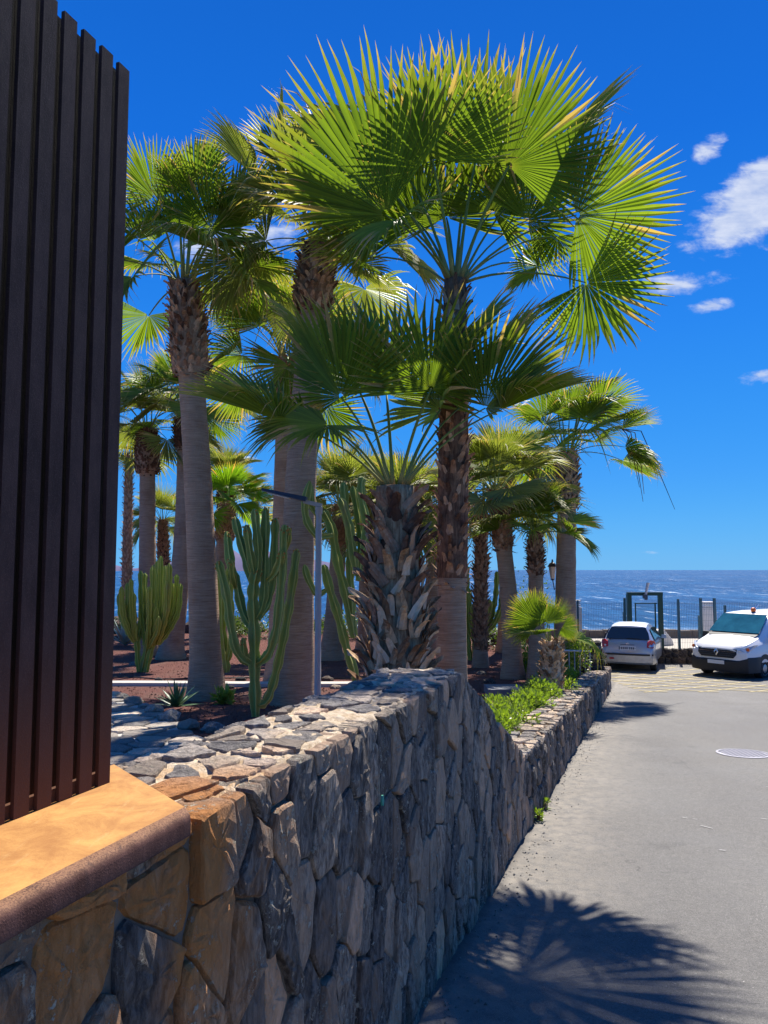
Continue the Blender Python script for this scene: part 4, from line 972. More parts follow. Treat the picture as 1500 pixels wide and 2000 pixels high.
# ------------------------------------------------------------------ agaves
def agave(label, base, n, L, material, spread=(20, 75), w=0.05, name='agave'):
    root = thing(name, label, 'agave', 'agaves in the gravel', base)
    for k in range(n):
        f = k / n; pol = R(spread[0] + (spread[1] - spread[0]) * f + random.uniform(-6, 6)); az = k * 2.4 + random.uniform(-0.2, 0.2); l = L * random.uniform(0.8, 1.1)
        d = Vector((math.sin(pol) * math.cos(az), math.sin(pol) * math.sin(az), math.cos(pol))); sd = Vector((-math.sin(az), math.cos(az), 0)); nn = d.cross(sd); b = MB(); vs = []; fs = []
        st = [(0, 0.7), (0.25, 1.0), (0.55, 0.8), (0.8, 0.45), (1, 0.03)]
        for t, ww in st:
            c = d * l * t + Vector((0, 0, 0.05 - 0.10 * l * t * t)); vs += [c - sd * w * ww, c - nn * w * ww * 0.45 * (-1), c + sd * w * ww, c - nn * w * 0.25 * ww * (1)]
        for i in range(4):
            for j in range(4): a = i * 4 + j; e = i * 4 + (j + 1) % 4; fs.append((a, e, e + 4, a + 4))
        fs.append((19, 18, 17, 16)); b.add(vs, fs); b.build('leaf', material, root, smooth=True, sharp=50)
agave('dark green spiky agave at the foot of the pineapple-headed palm', on_garden(345, 1388), 22, 0.46, M_AGAVE, (12, 80), 0.035)
agave('pale grey agave between fence edge and sunny cactus', on_garden(243, 1262), 20, 1.25, M_AGPALE, (15, 70), 0.07)
agave('tiny pale agave tuft far behind the tallest cactus', on_garden(450, 1275), 14, 0.5, M_AGPALE, (15, 70), 0.04)

# ------------------------------------------------------------------ shrubs
def shrub(label, c, rx, ry, rz, n, leaf, material, name='shrub', group=None, cat='shrub', seed=0, jag=0.35):
    rs = random.Random(seed); root = thing(name, label, cat, group, c); b = MB()
    lumps = [(Vector((rs.uniform(-0.6, 0.6) * rx, rs.uniform(-0.6, 0.6) * ry, rs.uniform(0.2, 0.75) * rz)), rs.uniform(0.35, 0.6)) for _ in range(9)]
    for i in range(n):
        lc, lr = rs.choice(lumps); d = Vector((rs.gauss(0, 1), rs.gauss(0, 1), rs.gauss(0, 1))).normalized() * (rs.random() ** 0.4)
        p = lc + Vector((d.x * rx * lr, d.y * ry * lr, d.z * rz * lr * 1.0)) * (1 + jag * rs.uniform(-0.3, 0.6))
        if p.z < 0.01: p.z = rs.uniform(0.01, 0.1)
        ax = (d + Vector((rs.uniform(-0.7, 0.7), rs.uniform(-0.7, 0.7), rs.uniform(0, 0.9)))).normalized(); sd = ax.cross(Vector((rs.uniform(-1, 1), rs.uniform(-1, 1), 1))).normalized(); l = leaf * rs.uniform(0.7, 1.3); w = l * 0.28
        nn = ax.cross(sd)
        b.add([p, p + ax * l * 0.5 + sd * w + nn * w * 0.3, p + ax * l, p + ax * l * 0.5 - sd * w + nn * w * 0.3], [(0, 1, 2), (0, 2, 3)])
    b.build('foliage', material, root)
    st = MB()
    for lc, lr in lumps[:6]: st.tube([Vector((lc.x * 0.1, lc.y * 0.1, -0.03)), lc * 0.6, lc], [0.016, 0.011, 0.006], 5)
    st.build('stem', M_BOOTR, root)
    return root
HL = ['hedge shrub nearest the ramped wall end, spilling over the low wall', 'second hedge shrub along the low wall, beside the grey slab', 'third hedge shrub along the low wall from the ramped end',
      'fourth hedge shrub along the low wall from the ramped end', 'fifth hedge shrub along the low wall, under the young palm', 'hedge shrub nearest the grey railing on the low wall']
for i, (Y, o_, rx, rz) in enumerate([(8.1, -0.56, 0.34, 0.30), (9.3, -0.60, 0.42, 0.36), (10.6, -0.60, 0.42, 0.34), (12.0, -0.62, 0.42, 0.36), (13.5, -0.62, 0.42, 0.34), (15.2, -0.66, 0.36, 0.36)]):
    c = wall_pt(s_of_y(Y), o_, 0); c.z = max(z_gard(c.y), lo_top(s_of_y(Y)) - 0.16)
    shrub(HL[i], c, rx * 0.92, rx * 1.2, rz * 0.9, 1700, 0.055, M_HEDGE, 'hedge_shrub', 'bright green hedge shrubs along the low wall', seed=i)
c = wall_pt(s_of_y(17.9), -0.62, 0); c.z = z_gard(17.9)
shrub('leafy green shrub growing between railing and rough stone pillar', c, 0.36, 0.36, 0.85, 1500, 0.07, M_HEDGE, seed=20)
for i, (u, v, Y, rx, rz, mt_, lab) in enumerate([(1020, 1300, 27.0, 0.9, 2.6, M_BUSH, 'tall dark green bush between the first two roadside palms'), (1018, 1300, 18.4, 0.33, 0.6, M_HEDGE, 'low bright shrub peeking out between the roadside palm feet'),
                                  (960, 1290, 28.0, 1.8, 1.1, M_BUSH, 'dark bush behind the branching cactus'), (550, 1270, 31.0, 1.2, 0.9, M_BUSH, 'low far bush behind the tallest cactus'), (470, 1270, 32.0, 1.0, 0.8, M_BUSH, 'low far bush left of the tallest cactus stem'),
                                  (640, 1265, 33.0, 1.4, 0.8, M_BUSH, 'low far bush beside the street lamp post'), (260, 1255, 33.0, 1.4, 0.7, M_BUSH, 'low far bush near the pale agave'), (700, 1270, 31.0, 1.2, 1.6, M_BUSH, 'far bush behind the leaning cactus')]):
    c = at(u, v, Y); c.z = z_gard(Y)
    shrub(lab, c, rx, rx, rz, 1300, 0.10 if Y > 20 else 0.07, mt_, 'bush', 'garden bushes', 'bush', 40 + i)
for i, (u, v) in enumerate([(1043, 1618), (1056, 1590)]):
    t = WX / (ray(u, v).x - WK * ray(u, v).y); p = ray(u, v) * t; p += WN * 0.05; p.z = z_road(p.y)
    shrub(['small green weed sprouting at the wall foot by the road', 'smaller weed tuft at the wall foot further downhill'][i], p, 0.05, 0.07, 0.10, 60, 0.045, M_HEDGE, 'weed', 'weeds at the wall foot', 'weed', 60 + i)
# grass tuft at the palm foot
shrub('dry yellowish grass tuft at the foot of the pineapple-headed palm', on_garden(438, 1374) + Vector((0, -0.1, 0)), 0.13, 0.12, 0.2, 160, 0.12, M_CACTY, 'grass_tuft', None, 'grass tuft', 70)
# far garden border rocks
FR = ['dark border rock seen left of the tallest cactus', 'dark border rock behind the street lamp foot', 'dark border rock beside the pale agave', 'dark border rock behind the leaning-footed palm', 'dark border rock behind the roadside palms', 'dark border rock right of the branching cactus']
for i, (u, Y, r) in enumerate([(470, 34.0, 0.8), (632, 34.5, 0.7), (248, 34, 0.9), (395, 34.2, 0.7), (1018, 29.5, 0.9), (985, 29.0, 0.7)]):
    p = at(u, 1250, Y); p.z = z_gard(Y) + 0.1; o = rock('border_rock', p, (r * 1.3, r, r * 0.7), M_LAVA, seed=30 + i); tag(o, FR[i], 'rock', 'dark rocks at the seaward edge of the garden')
# irrigation hose
b = MB(); pts = []
for i in range(40):
    x = -9 + 8.4 * i / 39; y = 17.2 + 0.25 * math.sin(x * 1.7) + 0.1 * math.sin(x * 4.1); pts.append((x, y, z_gard(y) + 0.018))
b.tube(pts, 0.014, 6); tag(b.build('irrigation_hose', plain('black_hose', (0.02, 0.02, 0.02), 0.5), smooth=True), 'black irrigation hose lying across the red gravel', 'hose')
# stray gravel stones
bm_ = MB(); rs = random.Random(77)
for i in range(5200):
    Y = 7.5 + 20 * rs.random() ** 1.6; x1 = gx(Y) - 0.5; X = x1 - rs.random() * (x1 + 0.42 * Y + 1.0)
    if inside((X, Y), pl): continue
    r = rs.uniform(0.012, 0.035); z = z_gard(Y); a = rs.uniform(0, 6)
    bm_.add([(X + r * math.cos(a + k * 2.094), Y + r * math.sin(a + k * 2.094), z - 0.004) for k in range(3)] + [(X + rs.uniform(-r, r) * 0.4, Y, z + r * 0.9)], [(0, 1, 3), (1, 2, 3), (2, 0, 3)])
tag(bm_.build('loose_gravel', M_GRAV), 'loose red lava gravel scattered over the palm garden', 'gravel', None, 'stuff')

# grey concrete slab beside the hedge
b = MB(); c = on_garden(985, 1364); b.box((0, 0, 0.13), (0.62, 0.6, 0.12)); b.box((0, 0, 0.03), (0.5, 0.5, 0.1))
o = b.build('concrete_slab', plain('grey_concrete', (0.16, 0.17, 0.19), 0.8, bstr=0.2)); o.location = c; tag(o, 'flat grey concrete slab in the gravel behind the hedge', 'slab')
# ------------------------------------------------------------------ street lamp
M_GALV = plain('galvanised_steel', (0.40, 0.37, 0.33), 0.6, 0.1, var=0.12, scale=12)
M_LAMPD = plain('dark_lamp_housing', (0.05, 0.06, 0.085), 0.45, 0.2)
lp = at(620, 1390, 10.1); lp.z = z_gard(10.1); lt = at(617, 1000, 10.1)
lamp = thing('street_lamp', 'slim grey street lamp post with flat tilted head among the cacti', 'street lamp', None, lp)
b = MB(); H = lt.z - lp.z; b.lathe([(0.055, -0.05), (0.055, 0.02), (0.045, 0.04), (0.043, H * 0.92), (0.038, H * 0.92 + 0.01), (0.038, H)], (0, 0, 0), 14); b.build('post', M_GALV, lamp, smooth=True, sharp=40)
A0 = at(622, 985, 10.1) - lp; A1 = at(512, 957, 10.1) - lp; ax = (A1 - A0).normalized(); upv = ax.cross(Vector((0, 1, 0)))
if upv.z < 0: upv = -upv
Mx = Matrix((ax, Vector((0, 1, 0)), upv)).transposed()
def lampbox(nm, f0, f1, w0, w1, h0, h1, dz, mt_):
    b = MB(); L = (A1 - A0).length; vs = []
    for f, w, h in ((f0, w0, h0), (f1, w1, h1)):
        for y, z in ((-w, dz), (w, dz), (w * 0.85, dz + h), (-w * 0.85, dz + h)): vs.append(A0 + Mx @ Vector((L * f, y, z)))
    b.add(vs, [(0, 1, 2, 3), (7, 6, 5, 4), (0, 4, 5, 1), (1, 5, 6, 2), (2, 6, 7, 3), (3, 7, 4, 0)]); return b.build(nm, mt_, lamp)
lampbox('arm', -0.06, 0.26, 0.04, 0.05, 0.055, 0.05, -0.035, M_GALV)
hd = lampbox('lamp_head', 0.22, 1.0, 0.11, 0.09, 0.065, 0.03, -0.01, M_LAMPD)
lampbox('lamp_lens', 0.5, 0.9, 0.08, 0.07, 0.012, 0.012, -0.023, plain('lamp_glass', (0.6, 0.6, 0.58), 0.3))
b = MB(); b.lathe([(0.047, H - 0.03), (0.05, H - 0.02), (0.05, H + 0.07), (0.03, H + 0.09)], (0, 0, 0), 12); b.build('collar', M_GALV, lamp, smooth=True, sharp=40)
# old lantern behind the windswept palm trunk
M_IRON = plain('black_iron', (0.025, 0.022, 0.02), 0.5, 0.4); M_LGLASS = plain('lantern_glass', (0.5, 0.46, 0.4), 0.25)
lb = at(1090, 1300, 21.5); lb.z = z_gard(21.5); lan = thing('lantern', 'old-style lantern peeking out left of the windswept palm trunk', 'lantern', None, lb)
hh = at(1080, 1130, 21.5).z - lb.z; dx = at(1079, 1110, 21.5).x - lb.x
b = MB(); b.tube([(0, 0, -0.05), (0, 0, hh - 0.2)], [0.05, 0.035], 8); b.tube([(0, 0, hh - 0.25), (dx * 0.6, 0, hh - 0.32), (dx, 0, hh - 0.03)], 0.015, 6); b.build('post', M_IRON, lan, smooth=True, sharp=40)
b = MB(); b.lathe([(0.06, hh), (0.115, hh + 0.34)], (dx, 0, 0), 6); b.build('glass_body', M_LGLASS, lan)
b = MB(); b.lathe([(0.15, hh + 0.34), (0.08, hh + 0.44), (0.03, hh + 0.47), (0.02, hh + 0.55)], (dx, 0, 0), 6); b.lathe([(0.03, hh - 0.05), (0.07, hh - 0.005)], (dx, 0, 0), 6); b.build('cap', M_IRON, lan)

# ------------------------------------------------------------------ railing, stone pillar
M_RAIL = plain('grey_railing_paint', (0.30, 0.31, 0.33), 0.5, 0.3)
q0 = wall_pt(s_of_y(16.2), -0.95, 0); q1 = wall_pt(s_of_y(18.6), -0.52, 0); q0 = at(1088, 1270, 16.5); q1 = at(1152, 1272, 18.6)
rail = thing('railing', 'low grey metal railing at the garden gate near the parked hatchback', 'railing', None, (q0.x, q0.y, z_gard(q0.y)))
b0 = Vector((q0.x, q0.y, z_gard(q0.y)))
b = MB(); b.tube([q0 - b0, q1 - b0], 0.022, 6); b.build('top_rail', M_RAIL, rail)
for i in range(7):
    p = q0.lerp(q1, i / 6) - b0; b = MB(); b.tube([(p.x, p.y, z_gard(q0.lerp(q1, i / 6).y) - b0.z - 0.05), (p.x, p.y, p.z)], 0.02 if i in (0, 6) else 0.014, 6); b.build('baluster', M_RAIL, rail)
pc = at(1157, 1320, 18.9); pc.z = z_gard(18.9) - 0.1
pil = thing('stone_pillar', 'small rough lava-stone pillar at the end of the railing', 'pillar', None, pc)
for i in range(9):
    for k in range(3):
        o = rock('stone', Vector((random.uniform(-0.08, 0.08) + (k - 1) * 0.17, random.uniform(-0.06, 0.1), 0.06 + i * 0.095)), (0.13, 0.14, 0.085), M_LAVA if (i + k) % 3 else M_LOWST, pil, seed=i * 3 + k, sub=2)
# ------------------------------------------------------------------ far end of the car park
far = thing('stone_wall', 'low black lava-stone wall closing the far end of the car park', 'stone wall', None, (6.6, 26.6, 0))
X0, X1 = 6.6, 24.0; zb, zt = 0.0, 0.50
b = MB(); b.box(((X1 - X0) / 2, 0.17, 0.2), (X1 - X0, 0.26, 0.5)); b.build('core', M_CORE, far)
rs = random.Random(88); sites = []; x = X0
while x < 16.2:
    z = 0.0
    while z < 0.55: sites.append((x + rs.uniform(-0.06, 0.06), z + rs.uniform(0.03, 0.16))); z += rs.uniform(0.16, 0.28)
    x += rs.uniform(0.17, 0.34)
for c in voronoi(sites, [(X0, -0.04), (16.3, -0.04), (16.3, zt), (X0, zt)]):
    if not c or area(c) < 0.004: continue
    ol, ce = stone_outline(c, 0.006, 0.05, 0.02, 0.2)
    link('stone', stone_mesh(ol, ce, lambda a, b_, o: Vector((a - X0, -o, b_ + (random.uniform(-0.02, 0.05) if b_ > 0.42 else 0))), random.uniform(-0.01, 0.05), -0.25, 0.015, 0.05, M_LAVA), far)
# seaward parapet
M_PARA = plain('weathered_parapet', (0.13, 0.105, 0.085), 0.95, var=0.4, scale=3, bstr=0.6)
b = MB(); N = 60
for i in range(N):
    x0 = 5.5 + i * 0.62; b.box((x0 + 0.31, 31.7 + random.uniform(-0.02, 0.02), 0.58 + random.uniform(-0.03, 0.02)), (0.60, 0.4, 0.42), mi=0)
tag(b.build('parapet', M_PARA), 'low brown weathered parapet between promenade and sea', 'parapet')
# green gate frame
M_GREEN = plain('dark_green_paint', (0.012, 0.045, 0.032), 0.4, 0.1, var=0.2); M_BLUEP = plain('blue_green_post_paint', (0.02, 0.07, 0.10), 0.45, 0.2)
gY = 26.75; g0 = at(1231, 1262, gY); g1 = at(1292, 1265, gY); gt = at(1260, 1161, gY).z
gate = thing('gate_frame', 'dark green steel gate frame like a doorway in front of the sea', 'gate', None, (g0.x, gY, 0.3))
W_ = g1.x - g0.x; Ht = gt - 0.3
def gbox(nm, c, s, m_=M_GREEN): b = MB(); b.box(c, s); return b.build(nm, m_, gate)
gbox('post', (0, 0, Ht / 2 - 0.1), (0.15, 0.12, Ht + 0.2)); gbox('post', (W_, 0, Ht / 2 - 0.1), (0.15, 0.12, Ht + 0.2)); gbox('lintel', (W_ / 2, -0.003, Ht + 0.02), (W_ + 0.16, 0.13, 0.12))
gbox('back_post', (0.24, 0.9, Ht / 2 - 0.1), (0.09, 0.09, Ht + 0.14)); gbox('back_lintel', (W_ / 2 + 0.2, 0.9, Ht + 0.0), (W_ - 0.1, 0.09, 0.09))
for z in (0.02, 0.55, 0.74, Ht - 0.32): gbox('cross_bar', (W_ / 2 + 0.08, 0.12, z), (W_ - 0.3, 0.035, 0.035))
for x in (0.26, W_ - 0.14): gbox('leaf_stile', (x, 0.121, (Ht - 0.3) / 2), (0.04, 0.04, Ht - 0.3))
wires = MB()
for i in range(20): wires.box((0.28 + (W_ - 0.45) * i / 19, 0.121, (Ht - 0.3) / 2), (0.006, 0.006, Ht - 0.35))
o = wires.build('leaf_wires', M_GREEN, gate); o['kind'] = 'stuff'
cp = at(1260, 1165, gY - 0.1); camr = thing('floodlight', 'small tilted pole-like floodlight on top of the green gate frame', 'floodlight', None, cp)
e = at(1266, 1138, gY - 0.1) - cp; b = MB(); b.tube([Vector((0, 0, -0.05)), e * 0.35, e], [0.05, 0.045, 0.06], 8); b.build('arm', plain('pale_grey_metal', (0.55, 0.5, 0.5), 0.5, 0.2), camr)
b = MB(); b.box((0, 0, 0.0), (0.14, 0.14, 0.14)); b.box((0.02, -0.02, -0.09), (0.09, 0.09, 0.06)); b.build('bracket', M_LAMPD, camr)
# mesh fence
mf = thing('mesh_fence', 'dark welded-mesh fence with slim posts along the promenade wall', 'fence', None, (6.7, 27.15, 0.42))
def mpost(u, v0, v1, Y, w=0.07):
    a = at(u, v0, Y); t_ = at(u, v1, Y); b = MB(); b.box((a.x - 6.7, Y - 27.15, (max(a.z, 0.4) + t_.z) / 2 - 0.42 - 0.05), (w, w, t_.z - max(a.z, 0.4) + 0.1)); b.build('post', M_BLUEP, mf)
for (u, v0, v1, Y, w) in [(1130, 1265, 1172, 27.15, 0.06), (1222, 1265, 1168, 27.15, 0.07), (1327, 1262, 1170, 27.15, 0.07), (1371, 1260, 1168, 27.15, 0.08), (1398, 1260, 1168, 27.15, 0.08), (1418, 1250, 1182, 30.6, 0.08), (1367, 1250, 1202, 30.8, 0.09), (1434, 1250, 1203, 30.9, 0.09), (1219, 1250, 1195, 30.8, 0.06)]: mpost(u, v0, v1, Y, w)
b = MB(); xa, xb = at(1120, 1200, 27.15).x, at(1510, 1200, 27.15).x; zt_ = at(1200, 1176, 27.15).z; n_ = int((xb - xa) / 0.06)
for i in range(n_ + 1):
    x = xa + (xb - xa) * i / n_
    if g0.x - 0.05 < x < g1.x + 0.05: continue
    b.box((x - 6.7, 0, (zt_ - 0.42) / 2), (0.006, 0.006, zt_ - 0.42))
for x0, x1 in ((xa, g0.x - 0.1), (g1.x + 0.1, xb)):
    for k in range(9): b.box(((x0 + x1) / 2 - 6.7, 0.006, (zt_ - 0.42) * (k + 0.3) / 8.6), (x1 - x0, 0.005, 0.006))
o = b.build('mesh_wires', plain('mesh_wire', (0.10, 0.14, 0.17), 0.5, 0.3), mf); o['kind'] = 'stuff'
# white pillars
M_WHITE = plain('weathered_white_paint', (0.66, 0.62, 0.57), 0.8, var=0.12, scale=4, bstr=0.2)
def pillar(label, u, v0, v1, Y, w):
    a = at(u, v0, Y); t_ = at(u, v1, Y); r = thing('white_pillar', label, 'pillar', 'white promenade pillars', (a.x, Y, 0.4)); h = t_.z - 0.4
    b = MB(); b.box((0, 0, h * 0.42), (w, w, h * 0.84 + 0.1)); b.build('shaft', M_WHITE, r)
    for k, (z, e_, hh_) in enumerate(((h * 0.86, 0.0, 0.05), (h * 0.90, -0.02, 0.05), (h * 0.95, -0.04, 0.05), (h * 0.99, 0.01, 0.05))):
        b = MB(); b.box((0, 0, z + 0.01 * k), (w * 0.92 + e_, w * 0.92 + e_, hh_)); b.build('moulding', M_WHITE, r)
pillar('white pillar with stepped top beside the windswept palm trunk', 1124, 1262, 1174, 28.0, 0.42)
pillar('white pillar with stepped top behind the van bonnet', 1384, 1240, 1177, 30.2, 0.48)
# low sloped white block behind the gate
b = MB(); c = at(1276, 1250, 29.0); pr_ = [(-0.6, 0), (0.62, 0), (0.55, 0.22), (0.28, 0.56), (-0.6, 0.60)]
vs = [(x, -0.5, z) for x, z in pr_] + [(x, 0.6, z) for x, z in pr_]; n = 5
b.add(vs, [tuple(range(n)), tuple(range(2 * n - 1, n - 1, -1))] + [(i, i + n, (i + 1) % n + n, (i + 1) % n) for i in range(n)])
o = b.build('white_block', M_WHITE); o.location = (c.x, 29.0, 0.45); bv = o.modifiers.new('bevel', 'BEVEL'); bv.width = 0.04; bv.segments = 2; tag(o, 'low white block with one sloping side behind the green gate frame', 'block')

# ------------------------------------------------------------------ road markings, manhole
M_YEL = plain('worn_yellow_paint', (0.40, 0.33, 0.17), 0.8, var=0.35, scale=10)
b = MB()
def strip(p, q, w, lift=0.006):
    p = Vector(p); q = Vector(q); d = (q - p).normalized(); s_ = Vector((-d.y, d.x)) * w / 2; n_ = 8
    vs = []
    for i in range(n_ + 1):
        c_ = p.lerp(q, i / n_)
        for k in (-1, 1): vs.append((c_.x + k * s_.x, c_.y + k * s_.y, z_road(c_.y + k * s_.y) + lift))
    b.add(vs, [(i * 2, i * 2 + 1, i * 2 + 3, i * 2 + 2) for i in range(n_)])
x0, x1, y0, y1 = 6.6, 10.6, 19.2, 25.6
for k in range(-2, 8):
    for sg in (1, -1):
        xa = x0; ya = y0 + k * 0.85 if sg > 0 else y0 + 0.4 + k * 0.85; xb = x1; yb = ya + sg * 2.6
        # clip to the box
        pts = []
        for i in range(41):
            t = i / 40; X = xa + (xb - xa) * t; Y = ya + (yb - ya) * t
            if y0 <= Y <= y1: pts.append((X, Y))
        if len(pts) > 4: strip(pts[0], pts[-1], 0.085, 0.006 if sg > 0 else 0.010)
o = b.build('road_markings', M_YEL); o['kind'] = 'structure'
b = MB(); M_CHALK = plain('pale_paint_scrape', (0.36, 0.35, 0.335), 0.9, var=0.4, scale=30)
def groad(u, v):
    d = ray(u, v); t = -1.95 / (d.z + 0.06 * d.y); return Vector((d.x * t, d.y * t, 0))
for (u0, v0, u1, v1, w) in [(1333, 1597, 1344, 1599, 0.012), (1353, 1600, 1362, 1601, 0.012), (1368, 1613, 1392, 1619, 0.016), (1486, 1599, 1500, 1601, 0.015), (1405, 1661, 1417, 1662, 0.02), (1496, 1537, 1510, 1538, 0.015)]:
    p = groad(u0, v0); q = groad(u1, v1); strip((p.x, p.y), (q.x, q.y), w, 0.005)
o = b.build('paint_scrapes', M_CHALK); o['kind'] = 'structure'
mc = groad(1452, 1472); mc.z = z_road(mc.y)
man = thing('manhole_cover', 'round grey patterned manhole cover in the asphalt', 'manhole cover', None, mc); tilt = Matrix.Rotation(-math.atan(0.06), 4, 'X')
M_IRONG = plain('worn_cast_iron', (0.24, 0.235, 0.27), 0.5, 0.5, var=0.2, scale=20)
b = MB(); b.lathe([(0.36, -0.02), (0.36, 0.008), (0.325, 0.010), (0.325, -0.02)], (0, 0, 0), 40, M=tilt.to_3x3()); b.build('frame_ring', M_IRONG, man)
b = MB(); b.lathe([(0.318, -0.02), (0.318, 0.006)], (0, 0, 0), 40, M=tilt.to_3x3())
for i in range(-9, 10):
    for j in range(-9, 10):
        if i * i + j * j < 81 and (i + j) % 2 == 0: b.box(tilt.to_3x3() @ Vector((i * 0.034, j * 0.034, 0.008)), (0.024, 0.024, 0.008), M=tilt.to_3x3())
b.build('cover', M_IRONG, man)
# ------------------------------------------------------------------ vehicles
def m_paint(name, col, metal, rough):
    m, t = mat(name); P = t.n('ShaderNodeTexCoord').outputs['Object']
    z = t.n('ShaderNodeSeparateXYZ', Vector=P).outputs[2]; n1 = t.noise(P, 9, 5, 0.7)
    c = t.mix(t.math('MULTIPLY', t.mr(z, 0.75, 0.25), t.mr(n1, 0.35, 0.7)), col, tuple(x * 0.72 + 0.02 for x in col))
    finish(t, c, rough, None, spec=0.5, metal=metal, coat=0.6)
    return m
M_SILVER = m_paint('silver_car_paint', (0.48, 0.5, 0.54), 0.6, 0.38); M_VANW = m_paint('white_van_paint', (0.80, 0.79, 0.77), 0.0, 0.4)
M_GLASSD = plain('tinted_car_glass', (0.012, 0.02, 0.028), 0.06, 0.0, 0.8); M_SCREEN = plain('windscreen_sky_tint', (0.02, 0.11, 0.15), 0.04, 0.0, 1.0, var=0.7, scale=2.5)  # teal and mottling of the windscreen stand in for reflected sky
M_TRIM = plain('black_plastic', (0.02, 0.022, 0.026), 0.55); M_TYRE = plain('tyre_rubber', (0.018, 0.018, 0.018), 0.85, bstr=0.2); M_RIM = plain('wheel_steel', (0.42, 0.43, 0.45), 0.35, 0.7)
M_RED = plain('red_lamp_glass', (0.50, 0.02, 0.02), 0.2, 0.0, 0.7); M_CLEAR = plain('headlamp_glass', (0.55, 0.58, 0.62), 0.12, 0.2, 0.8); M_ORANGE = plain('orange_lamp', (0.8, 0.16, 0.02), 0.3); M_PLATE = plain('number_plate_white', (0.68, 0.68, 0.68), 0.5); M_CHROME = plain('chrome', (0.7, 0.71, 0.74), 0.15, 1.0); M_INK = plain('dark_print', (0.07, 0.08, 0.10), 0.6)
def loft(stations):
    """stations: (x, zb, zs, zt, wb, ws, wt): x back along the body, sill / waist / roof heights and half widths"""
    rows = []
    for (x, zb, zs, zt, wb, ws, wt) in stations:
        zl = zb + (zs - zb) * 0.35
        half = [(wb * 0.9, zb), (wb, zb + 0.07), (ws, zl), (ws, zs - 0.04), (ws - 0.02, zs), (wt + 0.03, zt - 0.10), (wt - 0.03, zt - 0.03), (wt * 0.72, zt + 0.005), (0, zt + 0.02)]
        rows.append([(x, -y, z) for y, z in half] + [(x, y, z) for y, z in reversed(half[:-1])])
    n = len(rows[0]); vs = [p for r in rows for p in r]; fs = []
    for i in range(len(rows) - 1):
        for k in range(n - 1): a = i * n + k; fs.append((a, a + 1, a + n + 1, a + n))
        fs.append((i * n + n - 1, i * n, i * n + n, i * n + 2 * n - 1))
    fs.append(tuple(range(n - 1, -1, -1))); L = (len(rows) - 1) * n; fs.append(tuple(range(L, L + n)))
    return vs, fs, rows
def quad_panel(nm, pts, material, parent, th=0.012, smooth=False):
    """thin panel: the polygon pts thickened along its normal"""
    pts = [Vector(p) for p in pts]; nrm = Vector()
    for i in range(len(pts)): nrm += (pts[i] - pts[0]).cross(pts[(i + 1) % len(pts)] - pts[0])
    nrm.normalize(); n = len(pts); b = MB()
    b.add([p + nrm * th for p in pts] + [p - nrm * th for p in pts], [tuple(range(n)), tuple(range(2 * n - 1, n - 1, -1))] + [(i, i + n, (i + 1) % n + n, (i + 1) % n) for i in range(n)])
    return b.build(nm, material, parent)
def wheel(parent, x, y, r, w, side):
    Mx = Matrix.Rotation(R(90), 3, 'X')
    b = MB(); b.lathe([(r * 0.62, -w / 2), (r * 0.92, -w / 2), (r, -w * 0.32), (r, w * 0.32), (r * 0.92, w / 2), (r * 0.62, w / 2)], (x, y, r), 28, M=Mx); wh = b.build('wheel', M_TYRE, parent, smooth=True, sharp=35)
    b = MB(); yy = y + side * (w / 2 - 0.01)
    b.lathe([(r * 0.60, -0.02), (r * 0.63, 0.0), (r * 0.60, 0.012), (r * 0.50, -0.005), (r * 0.30, 0.018), (r * 0.16, 0.022), (r * 0.14, 0.03)], (x, yy, r), 28, M=Mx if side < 0 else Matrix.Rotation(R(-90), 3, 'X'))
    b.build('rim', M_RIM, wh, smooth=True, sharp=35)
    for k in range(7):
        a = 2 * math.pi * k / 7; b2 = MB(); c = Vector((x + math.cos(a) * r * 0.42, yy + side * 0.012, r + math.sin(a) * r * 0.42)); b2.lathe([(r * 0.055, 0), (r * 0.055, 0.006)], c, 8, M=Mx if side < 0 else Matrix.Rotation(R(-90), 3, 'X')); b2.build('rim_hole', M_TRIM, wh)
# --- van: local x runs from nose to tail, y to the van's right, so left side is y < 0 ... heading is -x
vh = Vector((-0.80, -0.60, 0)).normalized()
van = thing('van', 'white delivery van with orange roof beacon parked at the picture edge', 'van', None, (0, 0, 0))
rzv = math.atan2(-vh.y, -vh.x)
org = at(1374, 1265, 22.7); van.location = (org.x + 0.52, org.y + 0.25, 0.0); van.rotation_euler = (0, 0, rzv)
VS = [(0.0, 0.34, 0.80, 0.92, 0.66, 0.68, 0.60), (0.10, 0.28, 0.86, 1.02, 0.82, 0.86, 0.74), (0.35, 0.26, 0.98, 1.12, 0.90, 0.955, 0.84), (0.80, 0.26, 1.06, 1.23, 0.93, 0.975, 0.86), (1.00, 0.26, 1.09, 1.31, 0.94, 0.975, 0.84),
      (1.35, 0.26, 1.11, 1.58, 0.94, 0.978, 0.81), (1.72, 0.26, 1.12, 1.86, 0.94, 0.978, 0.78), (1.95, 0.26, 1.12, 1.93, 0.94, 0.978, 0.775), (2.6, 0.26, 1.12, 1.96, 0.94, 0.978, 0.775), (4.6, 0.28, 1.12, 1.95, 0.94, 0.978, 0.775), (4.95, 0.32, 1.12, 1.90, 0.92, 0.96, 0.75), (5.0, 0.36, 1.1, 1.86, 0.9, 0.95, 0.73)]
vs, fs, rows = loft(VS); b = MB(); b.add(vs, fs); b.build('body', M_VANW, van, smooth=True, sharp=32)
def vtop(f, y):                                            # point on the windscreen slope
    x = 0.99 + (1.80 - 0.99) * f; z = 1.325 + (1.905 - 1.325) * f; return (x, y, z + 0.034)
